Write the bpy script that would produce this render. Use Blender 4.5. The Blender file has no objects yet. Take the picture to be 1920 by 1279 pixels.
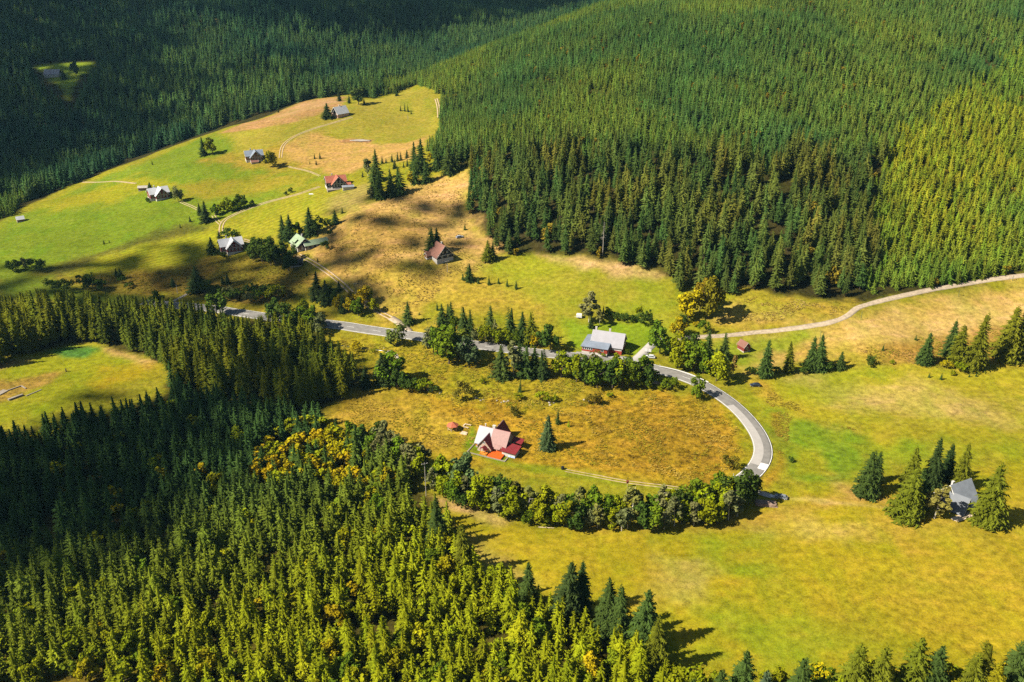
import bpy, bmesh, math, random
import numpy as np
from mathutils import Vector, Matrix
R = math.radians
SC = bpy.context.scene
COL = SC.collection
rng = np.random.default_rng(7)
random.seed(7)

# ------------------------------------------------------------------ camera model (photo is 1920 x 1279)
F, PITCH, CAMZ = 1650.0, R(25.5), 182.0
SP, CP_ = math.sin(PITCH), math.cos(PITCH)
def ray(u, v):
    a = (np.asarray(u, float)-960.0)/F; b = (639.5-np.asarray(v, float))/F
    return a, CP_+b*SP, -SP+b*CP_
def at_depth(u, v, d, dz=0.0):
    x, y, z = ray(u, v)
    return (x*d, y*d, CAMZ+z*d+dz)
def project(x, y, z):
    z = z-CAMZ
    d = y*CP_-z*SP
    up = y*SP+z*CP_
    d = np.where(np.abs(d) < 1e-3, 1e-3, d)
    return 960+F*x/d, 639.5-F*up/d, d

# ------------------------------------------------------------------ numpy value noise
def _hash(ix, iy, s):
    h = (ix.astype(np.int64)*374761393 + iy.astype(np.int64)*668265263 + s*974634777) & 0xffffffff
    h = ((h ^ (h >> 13))*1274126177) & 0xffffffff
    return ((h ^ (h >> 16)) & 0xffff)/65535.0
def vnoise(x, y, s=0):
    x = np.asarray(x, float); y = np.asarray(y, float)
    ix = np.floor(x); iy = np.floor(y); fx = x-ix; fy = y-iy
    fx = fx*fx*(3-2*fx); fy = fy*fy*(3-2*fy)
    a = _hash(ix, iy, s); b = _hash(ix+1, iy, s); c = _hash(ix, iy+1, s); d = _hash(ix+1, iy+1, s)
    return (a*(1-fx)+b*fx)*(1-fy)+(c*(1-fx)+d*fx)*fy
def fbm(x, y, s=0, o=3):
    t = 0; amp = .5; n = 0
    for k in range(o):
        t = t+amp*vnoise(x*2**k, y*2**k, s+k); n += amp; amp *= .5
    return t/n

# ------------------------------------------------------------------ terrain: control points (pixel, distance, offset of the ground below what is seen)
T = -12
CPS = [
 # valley floor and near meadow
 (100,1279,233),(500,1279,233),(960,1279,233),(1400,1279,233),(1900,1279,233),
 (100,1000,290),(500,1000,289),(900,1050,276),(1300,1080,270),(1850,1050,276),
 (1430,850,336),(1800,850,336),(1600,760,370),(1219,669,407),(1400,723,383),(937,840,340),(1250,820,347),(700,800,355),
 (700,620,434),(430,585,455),(560,740,378),(100,700,395),(0,620,430),(250,560,472),(1000,720,384),(760,690,398),
 (1500,600,430),(1610,575,438),(1900,560,450),(1750,640,415),(1650,690,397),(1900,690,397),(1450,640,420),
 # spur with the pastures
 (823,475,488),(880,412,530),(880,320,568),(830,230,718),(780,165,850),(637,211,738),(700,270,670),(632,342,592),(476,290,660),
 (298,365,610),(435,465,528),(600,450,520),(200,440,555),(0,480,530),(0,400,612),(200,320,692),(400,245,770),(560,205,800),(620,190,800),
 (700,420,520),(720,520,470),(950,540,462),(1150,560,448),(900,600,437),(560,380,568),
 # forest edge of the big slope
 (1000,470,492),(1250,515,465),(1400,545,450),(1600,560,445),(1900,510,464),
 # big slope (canopy seen, ground below)
 (1500,300,505,-17),(1500,200,560,T),(1500,100,625,T),(1500,0,705,T),
 (1200,300,505,-17),(1250,150,605,T),(1200,0,800,T),(1000,300,520,-17),(1000,200,605,T),(1000,110,700,T),(950,70,800,T),(900,140,745,T),
 (1900,400,482,-12),(1900,300,528,-12),(1900,200,585,T),(1900,100,655,T),(1900,0,740,T),(2150,200,590,T),(1130,0,860,T),(830,115,850,T),(1040,35,840,T),
 # far side of the side valley, behind the ridge
 (100,300,765,-15),(100,200,855,-15),(100,140,940,0),(100,60,1030,-15),(100,0,1110,-15),(400,220,830,-15),(500,150,885,-15),(500,100,950,-15),(500,0,1070,-15),(650,130,925,-15),(300,0,1090,-15),(300,100,970,-15),
 (750,110,1010,-15),(800,50,1120,-15),(800,0,1220,-15),(950,25,1180,-15),(1050,5,1280,-15),(250,180,880,-15),(0,330,720,-15),
]
pts = []
for c in CPS:
    off = c[3] if len(c) > 3 else 0
    pts.append(at_depth(c[0], c[1], c[2], off))
for x, y, z in [(-600,0,6),(600,0,4),(0,0,2),(-300,120,3),(300,120,0),(0,-500,20),(-1500,200,60),(1500,300,120),(0,2600,380),(-1500,1800,300),(1600,1400,360),
                (700,1100,190),(1100,700,150),(-900,900,60),(3000,0,300),(-3000,0,250),(0,-3000,250),(2600,2600,380),(-2600,2600,380),(0,3600,400),(450,1000,150),(700,900,190)]:
    pts.append((x, y, z))
P = np.array(pts); SCL = 500.0
def _tps(d2):
    return np.where(d2 > 1e-12, 0.5*d2*np.log(d2+1e-12), 0)
def _fit(P, lam=4e-4):
    n = len(P); X = P[:, :2]/SCL
    d2 = ((X[:, None]-X[None])**2).sum(2)
    A = np.zeros((n+3, n+3)); A[:n, :n] = _tps(d2)+lam*np.eye(n)
    A[:n, n] = 1; A[:n, n+1:] = X; A[n, :n] = 1; A[n+1:, :n] = X.T
    b = np.zeros(n+3); b[:n] = P[:, 2]
    return X, np.linalg.solve(A, b)
_X, _W = _fit(P)
def rbf(x, y):
    q = np.stack([np.ravel(x), np.ravel(y)], 1)/SCL
    out = np.empty(len(q))
    for i in range(0, len(q), 20000):
        s = q[i:i+20000]
        d2 = ((s[:, None]-_X[None])**2).sum(2)
        out[i:i+20000] = _tps(d2)@_W[:-3]+_W[-3]+s@_W[-2:]
    return out.reshape(np.shape(x))
GX0, GX1, GY0, GY1, GS = -1400.0, 1400.0, -100.0, 2000.0, 5.0
gx = np.arange(GX0, GX1+GS, GS); gy = np.arange(GY0, GY1+GS, GS)
GXX, GYY = np.meshgrid(gx, gy)
GRID = rbf(GXX, GYY)
GRID += (fbm(GXX/42, GYY/42, 11)-.5)*2.0 + (fbm(GXX/13, GYY/13, 21)-.5)*.5

_hill = np.clip((GYY-470)/80, 0, 1)*np.clip((GXX-20)/80, 0, 1)
GRID += _hill*((fbm((GXX*.85+GYY*.5)/38, (GYY*.85-GXX*.5)/150, 33)-.5)*15)      # gullies running down the big slope
_far = np.clip((GYY-760)/120, 0, 1)*np.clip((40-GXX)/120, 0, 1)
GRID += _far*((fbm((GXX*.7-GYY*.7)/75, (GYY*.7+GXX*.7)/240, 35)-.5)*20)
def hgt(x, y):
    x = np.asarray(x, float); y = np.asarray(y, float)
    fx = np.clip((x-GX0)/GS, 0, len(gx)-1.001); fy = np.clip((y-GY0)/GS, 0, len(gy)-1.001)
    ix = fx.astype(int); iy = fy.astype(int); fx = fx-ix; fy = fy-iy
    return ((GRID[iy, ix]*(1-fx)+GRID[iy, ix+1]*fx)*(1-fy)+(GRID[iy+1, ix]*(1-fx)+GRID[iy+1, ix+1]*fx)*fy)
def ground(u, v):
    """world point where the line of sight through a pixel meets the terrain (arrays ok)"""
    u = np.atleast_1d(np.asarray(u, float)); v = np.atleast_1d(np.asarray(v, float))
    x, y, z = ray(u, v)
    ds = np.arange(150, 2000, 2.5)
    res = np.full(len(u), 2000.0)
    for i in range(0, len(u), 2000):
        xs = x[i:i+2000, None]*ds; ys = y[i:i+2000, None]*ds; zs = CAMZ+z[i:i+2000, None]*ds
        below = zs < hgt(xs, ys)
        k = below.argmax(1); ok = below.any(1)
        k = np.maximum(k, 1)
        lo = ds[k-1].copy(); hi = ds[k].copy()
        for _ in range(14):
            m = (lo+hi)/2
            b = CAMZ+z[i:i+2000]*m < hgt(x[i:i+2000]*m, y[i:i+2000]*m)
            hi = np.where(b, m, hi); lo = np.where(b, lo, m)
        res[i:i+2000] = np.where(ok, hi, 2000)
    X = x*res; Y = y*res
    return X, Y, hgt(X, Y), res
def g1(u, v):
    X, Y, Z, d = ground(u, v)
    return float(X[0]), float(Y[0]), float(Z[0]), float(d[0])
def visible(x, y, z):
    """is the ground point seen from the camera (not behind a ridge)"""
    t = np.linspace(.35, .985, 60)
    xs = np.multiply.outer(x, t); ys = np.multiply.outer(y, t); zs = CAMZ+np.multiply.outer(z-CAMZ, t)
    return (zs > hgt(xs, ys)-1.0).all(1)
def inpoly(x, y, poly):
    x = np.asarray(x, float); y = np.asarray(y, float)
    c = np.zeros(x.shape, bool); n = len(poly)
    for i in range(n):
        x1, y1 = poly[i]; x2, y2 = poly[(i+1) % n]
        if y1 == y2: continue
        c ^= ((y1 > y) != (y2 > y)) & (x < (x2-x1)*(y-y1)/(y2-y1)+x1)
    return c
def polydist(x, y, poly):
    d = np.full(x.shape, 1e9); n = len(poly)
    for i in range(n):
        ax, ay = poly[i]; bx, by = poly[(i+1) % n]
        ex, ey = bx-ax, by-ay
        t = np.clip(((x-ax)*ex+(y-ay)*ey)/(ex*ex+ey*ey+1e-9), 0, 1)
        d = np.minimum(d, np.hypot(x-ax-t*ex, y-ay-t*ey))
    return np.where(inpoly(x, y, poly), -d, d)

# ------------------------------------------------------------------ object helpers
def tag(o, label=None, cat=None, group=None, kind=None):
    if label: o['label'] = label
    if cat: o['category'] = cat
    if group: o['group'] = group
    if kind: o['kind'] = kind
    return o
def empty(name, loc, rz=0.0):
    o = bpy.data.objects.new(name, None); COL.objects.link(o)
    o.location = loc; o.rotation_euler = (0, 0, rz); o.empty_display_size = .5
    return o
def mesh_obj(name, me, parent=None):
    o = bpy.data.objects.new(name, me); COL.objects.link(o)
    if parent: o.parent = parent
    return o
def np_mesh(name, verts, faces, mats, mat_idx=None, smooth=False):
    me = bpy.data.meshes.new(name)
    me.from_pydata([tuple(v) for v in verts], [], [tuple(f) for f in faces])
    for m in (mats if isinstance(mats, (list, tuple)) else [mats]): me.materials.append(m)
    if mat_idx is not None: me.polygons.foreach_set('material_index', np.asarray(mat_idx, np.int32))
    if smooth: me.polygons.foreach_set('use_smooth', np.ones(len(me.polygons), bool))
    me.update()
    return me
class MB:
    """collects simple solids into one mesh"""
    def __init__(s): s.v = []; s.f = []; s.m = []
    def add(s, vs, fs, mi=0):
        b = len(s.v); s.v += [tuple(v) for v in vs]; s.f += [tuple(i+b for i in f) for f in fs]; s.m += [mi]*len(fs)
    def box(s, x0, x1, y0, y1, z0, z1, mi=0):
        s.add([(x0,y0,z0),(x1,y0,z0),(x1,y1,z0),(x0,y1,z0),(x0,y0,z1),(x1,y0,z1),(x1,y1,z1),(x0,y1,z1)],
              [(3,2,1,0),(4,5,6,7),(0,1,5,4),(1,2,6,5),(2,3,7,6),(3,0,4,7)], mi)
    def hexa(s, bot, top, mi=0):
        s.add(list(bot)+list(top), [(3,2,1,0),(4,5,6,7),(0,1,5,4),(1,2,6,5),(2,3,7,6),(3,0,4,7)], mi)
    def bar(s, p, q, r0, r1=None, n=6, mi=0):
        r1 = r0 if r1 is None else r1
        p = Vector(p); q = Vector(q); d = (q-p).normalized()
        a = d.orthogonal().normalized(); b = d.cross(a)
        vs = []
        for c, r in ((p, r0), (q, r1)):
            for k in range(n):
                t = 2*math.pi*k/n; vs.append(c+a*(r*math.cos(t))+b*(r*math.sin(t)))
        fs = [(k, (k+1) % n, n+(k+1) % n, n+k) for k in range(n)]+[tuple(range(n-1, -1, -1)), tuple(range(n, 2*n))]
        s.add(vs, fs, mi)
    def build(s, name, mats, parent=None, smooth=False):
        return mesh_obj(name, np_mesh(name, s.v, s.f, mats, s.m, smooth), parent)

# ------------------------------------------------------------------ materials
def new_mat(name):
    m = bpy.data.materials.new(name); m.use_nodes = True
    nt = m.node_tree
    return m, nt, nt.nodes['Principled BSDF']
def N(nt, t, **kw):
    n = nt.nodes.new(t)
    for k, v in kw.items(): setattr(n, k, v)
    return n
def simple(name, col, rough=.7, var=.15, scale=3.0, metal=0.0, spec=.3, seam=None, bump=.0):
    """base colour with blotchy wear; optional seams (planks, standing seams) along a local axis"""
    m, nt, b = new_mat(name)
    tc = N(nt, 'ShaderNodeTexCoord')
    no = N(nt, 'ShaderNodeTexNoise'); no.inputs['Scale'].default_value = scale; no.inputs['Detail'].default_value = 5
    nt.links.new(tc.outputs['Object'], no.inputs['Vector'])
    mr = N(nt, 'ShaderNodeMapRange'); mr.inputs[1].default_value = .3; mr.inputs[2].default_value = .7
    mr.inputs[3].default_value = 1-var; mr.inputs[4].default_value = 1+var
    nt.links.new(no.outputs['Fac'], mr.inputs[0])
    mul = N(nt, 'ShaderNodeVectorMath', operation='SCALE'); mul.inputs[0].default_value = col[:3]
    nt.links.new(mr.outputs[0], mul.inputs['Scale'])
    last = mul.outputs[0]
    if seam:
        axis, freq, amt = seam
        wv = N(nt, 'ShaderNodeTexWave', wave_type='BANDS', bands_direction=axis, wave_profile='SAW')
        wv.inputs['Scale'].default_value = freq; wv.inputs['Distortion'].default_value = 0
        nt.links.new(tc.outputs['Object'], wv.inputs['Vector'])
        cr = N(nt, 'ShaderNodeMapRange'); cr.inputs[1].default_value = 0; cr.inputs[2].default_value = .16
        cr.inputs[3].default_value = 1-amt; cr.inputs[4].default_value = 1
        nt.links.new(wv.outputs['Fac'], cr.inputs[0])
        m2 = N(nt, 'ShaderNodeVectorMath', operation='SCALE')
        nt.links.new(last, m2.inputs[0]); nt.links.new(cr.outputs[0], m2.inputs['Scale']); last = m2.outputs[0]
    nt.links.new(last, b.inputs['Base Color'])
    b.inputs['Roughness'].default_value = rough; b.inputs['Metallic'].default_value = metal
    b.inputs['Specular IOR Level'].default_value = spec
    return m
def leaf_mat(name, amp=.3, scale=7.0, trans=.2):
    """foliage: the tint of each plant comes from its own property, clumps vary a little"""
    m, nt, b = new_mat(name)
    at = N(nt, 'ShaderNodeAttribute', attribute_type='INSTANCER', attribute_name='tint')
    tc = N(nt, 'ShaderNodeTexCoord')
    no = N(nt, 'ShaderNodeTexNoise'); no.inputs['Scale'].default_value = scale; no.inputs['Detail'].default_value = 3
    nt.links.new(tc.outputs['Object'], no.inputs['Vector'])
    mr = N(nt, 'ShaderNodeMapRange'); mr.inputs[1].default_value = .3; mr.inputs[2].default_value = .7
    mr.inputs[3].default_value = 1-amp; mr.inputs[4].default_value = 1+amp
    nt.links.new(no.outputs['Fac'], mr.inputs[0])
    mul = N(nt, 'ShaderNodeVectorMath', operation='SCALE')
    nt.links.new(at.outputs['Color'], mul.inputs[0]); nt.links.new(mr.outputs[0], mul.inputs['Scale'])
    nt.links.new(mul.outputs[0], b.inputs['Base Color'])
    b.inputs['Roughness'].default_value = .75; b.inputs['Specular IOR Level'].default_value = .03
    tr = N(nt, 'ShaderNodeBsdfTranslucent'); nt.links.new(mul.outputs[0], tr.inputs['Color'])
    mx = N(nt, 'ShaderNodeMixShader'); mx.inputs[0].default_value = trans
    nt.links.new(b.outputs[0], mx.inputs[1]); nt.links.new(tr.outputs[0], mx.inputs[2])
    nt.links.new(mx.outputs[0], nt.nodes['Material Output'].inputs['Surface'])
    return m
M_NEEDLE = leaf_mat('spruce_needles', .35, 9.0, .05)
M_LEAF = leaf_mat('broad_leaves', .4, 6.0, .15)
M_BARK = simple('bark', (.075, .055, .04), .9, .35, 2.0)
M_BIRCH = simple('birch_bark', (.42, .38, .32), .8, .4, 1.2)
# ------------------------------------------------------------------ the ground sheet
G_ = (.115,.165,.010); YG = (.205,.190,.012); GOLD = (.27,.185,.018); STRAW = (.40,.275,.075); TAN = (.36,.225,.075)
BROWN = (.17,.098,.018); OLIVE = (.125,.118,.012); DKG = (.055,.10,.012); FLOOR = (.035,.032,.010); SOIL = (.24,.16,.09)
def wpoly(px):
    a = np.array(px, float)
    X, Y, Z, d = ground(a[:, 0], a[:, 1])
    return list(zip(X, Y))
# (pixel polygon, colour, feather in metres, opacity, roughness of the sward or None)
PATCH = [
 # big slope and far forest floors
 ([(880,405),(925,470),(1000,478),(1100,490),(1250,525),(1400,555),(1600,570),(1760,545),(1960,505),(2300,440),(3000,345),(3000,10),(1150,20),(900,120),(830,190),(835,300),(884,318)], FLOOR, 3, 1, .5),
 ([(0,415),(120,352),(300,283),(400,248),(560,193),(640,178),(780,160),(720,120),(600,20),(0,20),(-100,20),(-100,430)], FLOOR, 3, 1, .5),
 # the far clearing
 ([(62,122),(175,118),(172,130),(150,145),(128,185),(112,165),(85,140)], (.19,.26,.02), 4, 1, .2),
 # left pastures
 ([(0,420),(150,352),(400,250),(560,330),(620,330),(480,390),(400,420),(200,470),(0,530),(-60,520)], (.118,.168,.012), 8, 1, .12),
 ([(60,385),(250,330),(330,345),(220,375),(90,400)], (.24,.22,.014), 12, .8, .12),
 ([(330,345),(470,330),(590,330),(560,350),(440,372),(350,372)], (.22,.18,.02), 10, .8, .15),
 ([(380,300),(520,262),(600,300),(540,325),(430,310)], (.26,.185,.03), 8, .8, .25),
 ([(412,250),(560,192),(650,180),(640,205),(560,228),(480,248)], (.29,.175,.055), 4, 1, .3),
 ([(430,250),(560,228),(650,200),(760,165),(815,180),(818,250),(760,265),(660,262),(580,245),(530,270),(450,290)], (.225,.20,.03), 6, 1, .15),
 ([(535,265),(580,248),(660,264),(760,268),(800,255),(780,300),(700,305),(640,330),(560,310),(530,295)], (.33,.215,.05), 5, 1, .3),
 ([(640,262),(700,262),(695,268),(640,267)], (.25,.13,.05), 1.5, .9, .6),
 ([(560,195),(640,183),(640,192),(560,212),(500,228)], (.36,.235,.09), 6, .6, .3),
 ([(480,395),(600,350),(700,345),(700,380),(640,420),(560,440),(470,440),(420,430)], (.22,.215,.018), 6, 1, .12),
 ([(620,370),(700,340),(700,375),(650,400),(610,405)], (.25,.20,.05), 5, .8, .2),
 # gully between the pastures, its fold shading darkened into the sward colour
 ([(60,510),(210,468),(300,430),(400,415),(395,432),(300,452),(215,490),(110,520)], (.085,.085,.016), 5, .95, .5),
 ([(130,505),(240,465),(400,430),(470,440),(410,470),(330,500),(200,513)], (.23,.235,.014), 5, 1, .1),
 # brown bank under it
 ([(90,520),(200,513),(330,505),(410,480),(560,470),(590,520),(560,560),(480,572),(350,560),(200,545)], (.15,.105,.018), 10, 1, .6),
 ([(420,470),(540,500),(560,520),(480,530),(400,520)], (.18,.16,.016), 8, .6, .5),
 ([(0,520),(90,520),(140,545),(300,565),(200,570),(0,560)], (.10,.14,.012), 5, 1, .2),
 # big dry field on the spur
 ([(700,375),(790,340),(886,314),(880,400),(930,470),(930,500),(870,520),(760,600),(700,580),(640,530),(560,470),(620,420)], (.37,.245,.065), 7, 1, .35),
 ([(600,470),(640,420),(740,400),(820,430),(740,480),(690,540),(640,520)], (.25,.165,.045), 12, .7, .5),  # dimmed field colour, painted shade under the cloud's own shadow
 ([(690,520),(780,490),(860,500),(1000,540),(1100,570),(1090,600),(950,590),(820,580),(760,600),(700,570)], (.29,.215,.035), 10, .8, .45),
 ([(780,470),(880,470),(900,520),(820,520)], (.24,.20,.03), 8, .6, .4),
 # meadow in the corner of the wood
 ([(900,500),(960,490),(1060,475),(1180,500),(1262,520),(1262,610),(1200,640),(1130,640),(1060,600),(960,545)], (.21,.205,.02), 8, 1, .2),
 ([(1010,478),(1090,482),(1250,515),(1235,526),(1160,520),(1060,495)], (.40,.27,.10), 4, .9, .4),
 ([(930,500),(1000,488),(1080,500),(1020,520)], (.19,.215,.012), 8, .7, .2),
 ([(1185,520),(1260,525),(1262,640),(1190,660),(1170,600)], (.17,.205,.014), 8, .8, .12),
 ([(1060,600),(1120,605),(1220,600),(1235,640),(1200,670),(1050,655)], (.15,.215,.012), 5, 1, .1),
 # road verge / stream side rough
 ([(420,580),(700,600),(830,610),(1060,640),(1060,665),(700,625),(430,592)], (.27,.205,.03), 6, .8, .4),
 ([(610,620),(760,640),(900,665),(1060,680),(1230,730),(1240,760),(1000,790),(820,760),(720,730),(640,690)], (.225,.185,.014), 10, 1, .8),
 ([(860,700),(960,720),(920,745),(830,730)], (.19,.19,.012), 8, .6, .7),
 # loop inside the bend
 ([(640,740),(830,745),(1000,770),(1230,735),(1330,745),(1400,800),(1415,850),(1390,895),(1280,915),(1100,890),(900,870),(760,850),(620,800)], (.285,.185,.018), 8, 1, .8),
 ([(600,780),(700,735),(800,750),(880,790),(860,840),(760,850),(640,800)], (.27,.20,.03), 8, .7, .5),
 ([(820,748),(960,762),(940,790),(860,775)], (.23,.13,.012), 8, .8, .9),
 ([(1080,790),(1200,760),(1330,770),(1390,850),(1300,880),(1150,850)], (.215,.135,.014), 16, .7, 1),
 ([(870,835),(940,862),(1060,880),(1180,905),(1300,918),(1300,924),(1160,912),(1040,890),(930,872),(866,845)], (.15,.18,.010), 2, .9, .2),
 ([(866,835),(885,800),(900,830),(960,862),(935,866)], (.10,.18,.008), 1.5, .9, .1),
 ([(1340,735),(1390,775),(1415,830),(1400,880),(1375,900),(1395,850),(1380,800)], (.21,.20,.012), 3, .8, .4),
 # right side meadows
 ([(1320,600),(1400,550),(1500,560),(1600,570),(1600,590),(1500,610),(1330,620)], (.275,.205,.03), 6, 1, .4),
 ([(1320,600),(1360,575),(1480,585),(1420,610)], (.33,.235,.06), 6, .6, .5),
 ([(1400,560),(1450,555),(1480,580),(1400,600)], (.20,.21,.014), 8, .6, .3),
 ([(1350,640),(1500,620),(1620,585),(1760,555),(1960,520),(2300,455),(2700,400),(2700,560),(2050,640),(1700,640),(1400,700)], (.36,.25,.055), 8, 1, .25),
 ([(1600,610),(1750,585),(1960,560),(1960,590),(1700,640),(1600,640)], (.46,.325,.10), 10, .7, .2),
 ([(1340,640),(1500,620),(1560,630),(1450,660),(1400,690),(1330,680)], (.165,.205,.014), 5, .9, .15),
 ([(1500,655),(1640,640),(1720,660),(1700,690),(1500,700)], (.29,.20,.04), 6, .6, .5),
 ([(1660,650),(1960,600),(1960,690),(1800,700),(1640,685)], (.27,.155,.045), 5, .8, .6),
 ([(1440,700),(1700,685),(1960,690),(2050,720),(2050,860),(1500,860),(1450,800),(1400,740)], (.235,.215,.016), 8, 1, .2),
 ([(1570,730),(1720,720),(1900,770),(1900,810),(1740,790),(1560,770)], (.34,.26,.065), 10, .7, .3),
 ([(1490,690),(1560,700),(1520,720),(1480,715)], (.36,.255,.08), 5, .6, .3),
 ([(1420,715),(1470,740),(1540,790),(1620,800),(1600,815),(1500,780),(1430,740)], (.30,.20,.03), 5, .8, .6),
 ([(1470,770),(1560,800),(1650,840),(1760,830),(1650,870),(1560,900),(1480,870)], (.100,.180,.012), 14, .85, .2),
 ([(1455,780),(1470,830),(1475,870),(1440,920),(1425,915),(1455,865),(1450,820)], (.26,.145,.016), 3, .8, .8),
 ([(1430,925),(1600,900),(1960,860),(2050,900),(2050,1300),(1200,1300),(1240,1180),(1000,1120),(850,1000),(800,930),(1000,990),(1250,1000)], (.245,.205,.012), 8, 1, .15),
 ([(1480,965),(1610,985),(1600,1020),(1500,1005),(1440,1000)], (.36,.28,.06), 10, .6, .3),
 ([(1280,990),(1440,1000),(1420,1060),(1300,1050)], (.15,.21,.012), 14, .65, .12),
 ([(1680,1090),(1800,1085),(1820,1120),(1700,1130)], (.15,.20,.012), 10, .5, .12),
 ([(1500,690),(1640,690),(1560,760),(1470,740)], (.16,.20,.012), 8, .6, .2),
 ([(1640,840),(1960,800),(1960,850),(1700,880)], (.17,.20,.012), 10, .55, .15),
 ([(1240,1050),(1310,1060),(1290,1130),(1215,1120)], (.36,.27,.07), 8, .35, .35),
 ([(1600,950),(1960,960),(1960,1010),(1700,1010),(1600,985)], (.32,.225,.045), 12, .6, .3),
 ([(1300,1130),(1500,1120),(1620,1200),(1500,1260),(1320,1230)], (.15,.205,.012), 16, .7, .12),
 ([(1700,1040),(1960,1030),(1960,1120),(1750,1110)], (.27,.19,.02), 14, .6, .2),
 ([(860,1010),(950,1050),(1000,1100),(900,1080),(870,1040)], (.34,.24,.06), 6, .7, .3),
 ([(800,930),(880,950),(960,975),(940,985),(840,955)], (.38,.26,.09), 3, .7, .4),
 ([(1100,985),(1300,995),(1440,985),(1560,940),(1480,935),(1400,970),(1250,990)], (.27,.17,.04), 5, .6, .3),
 ([(1474,932),(1520,934),(1600,944),(1690,952),(1690,957),(1600,949),(1520,940),(1474,937)], (.36,.27,.07), 1.2, .7, .3),
 ([(1560,900),(1640,925),(1650,940),(1580,930)], (.34,.21,.06), 5, .6, .4),
 ([(1440,800),(1500,830),(1560,850),(1600,900),(1500,900),(1460,850)], (.10,.17,.012), 6, .7, .3),
 ([(1500,840),(1540,845),(1545,885),(1500,885)], (.27,.21,.015), 4, .6, .3),
 ([(1290,1060),(1330,1075),(1320,1120),(1270,1110)], (.36,.27,.07), 6, .3, .4),
 ([(1460,1120),(1700,1090),(1900,1140),(1800,1180),(1560,1160)], (.27,.19,.018), 10, .5, .3),
 # clearing on the left
 ([(-80,690),(60,672),(170,645),(300,672),(290,700),(200,735),(60,780),(-80,810)], (.185,.20,.010), 4, 1, .15),
 ([(85,660),(130,648),(190,652),(160,670),(120,668)], (.055,.15,.03), 2.5, .95, .5),
 ([(190,650),(300,675),(280,690),(230,670)], (.36,.235,.07), 3, .9, .4),
 ([(200,690),(300,680),(270,710),(180,730)], (.30,.215,.012), 8, .7, .15),
 ([(-20,720),(60,705),(125,695),(95,718),(60,735),(20,750),(-20,760)], (.26,.165,.045), 3, .85, .6),
 ([(-80,690),(60,672),(50,682),(-20,700)], (.26,.16,.06), 3, .7, .5),
 # foreground forest floor
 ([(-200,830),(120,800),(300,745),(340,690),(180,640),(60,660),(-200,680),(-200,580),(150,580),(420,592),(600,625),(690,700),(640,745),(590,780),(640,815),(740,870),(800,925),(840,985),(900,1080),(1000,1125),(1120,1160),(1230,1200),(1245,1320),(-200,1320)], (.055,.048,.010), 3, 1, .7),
 ([(-100,1180),(200,1150),(420,1230),(700,1279),(700,1340),(-100,1340)], (.16,.125,.015), 12, .6, .6),
]
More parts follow.
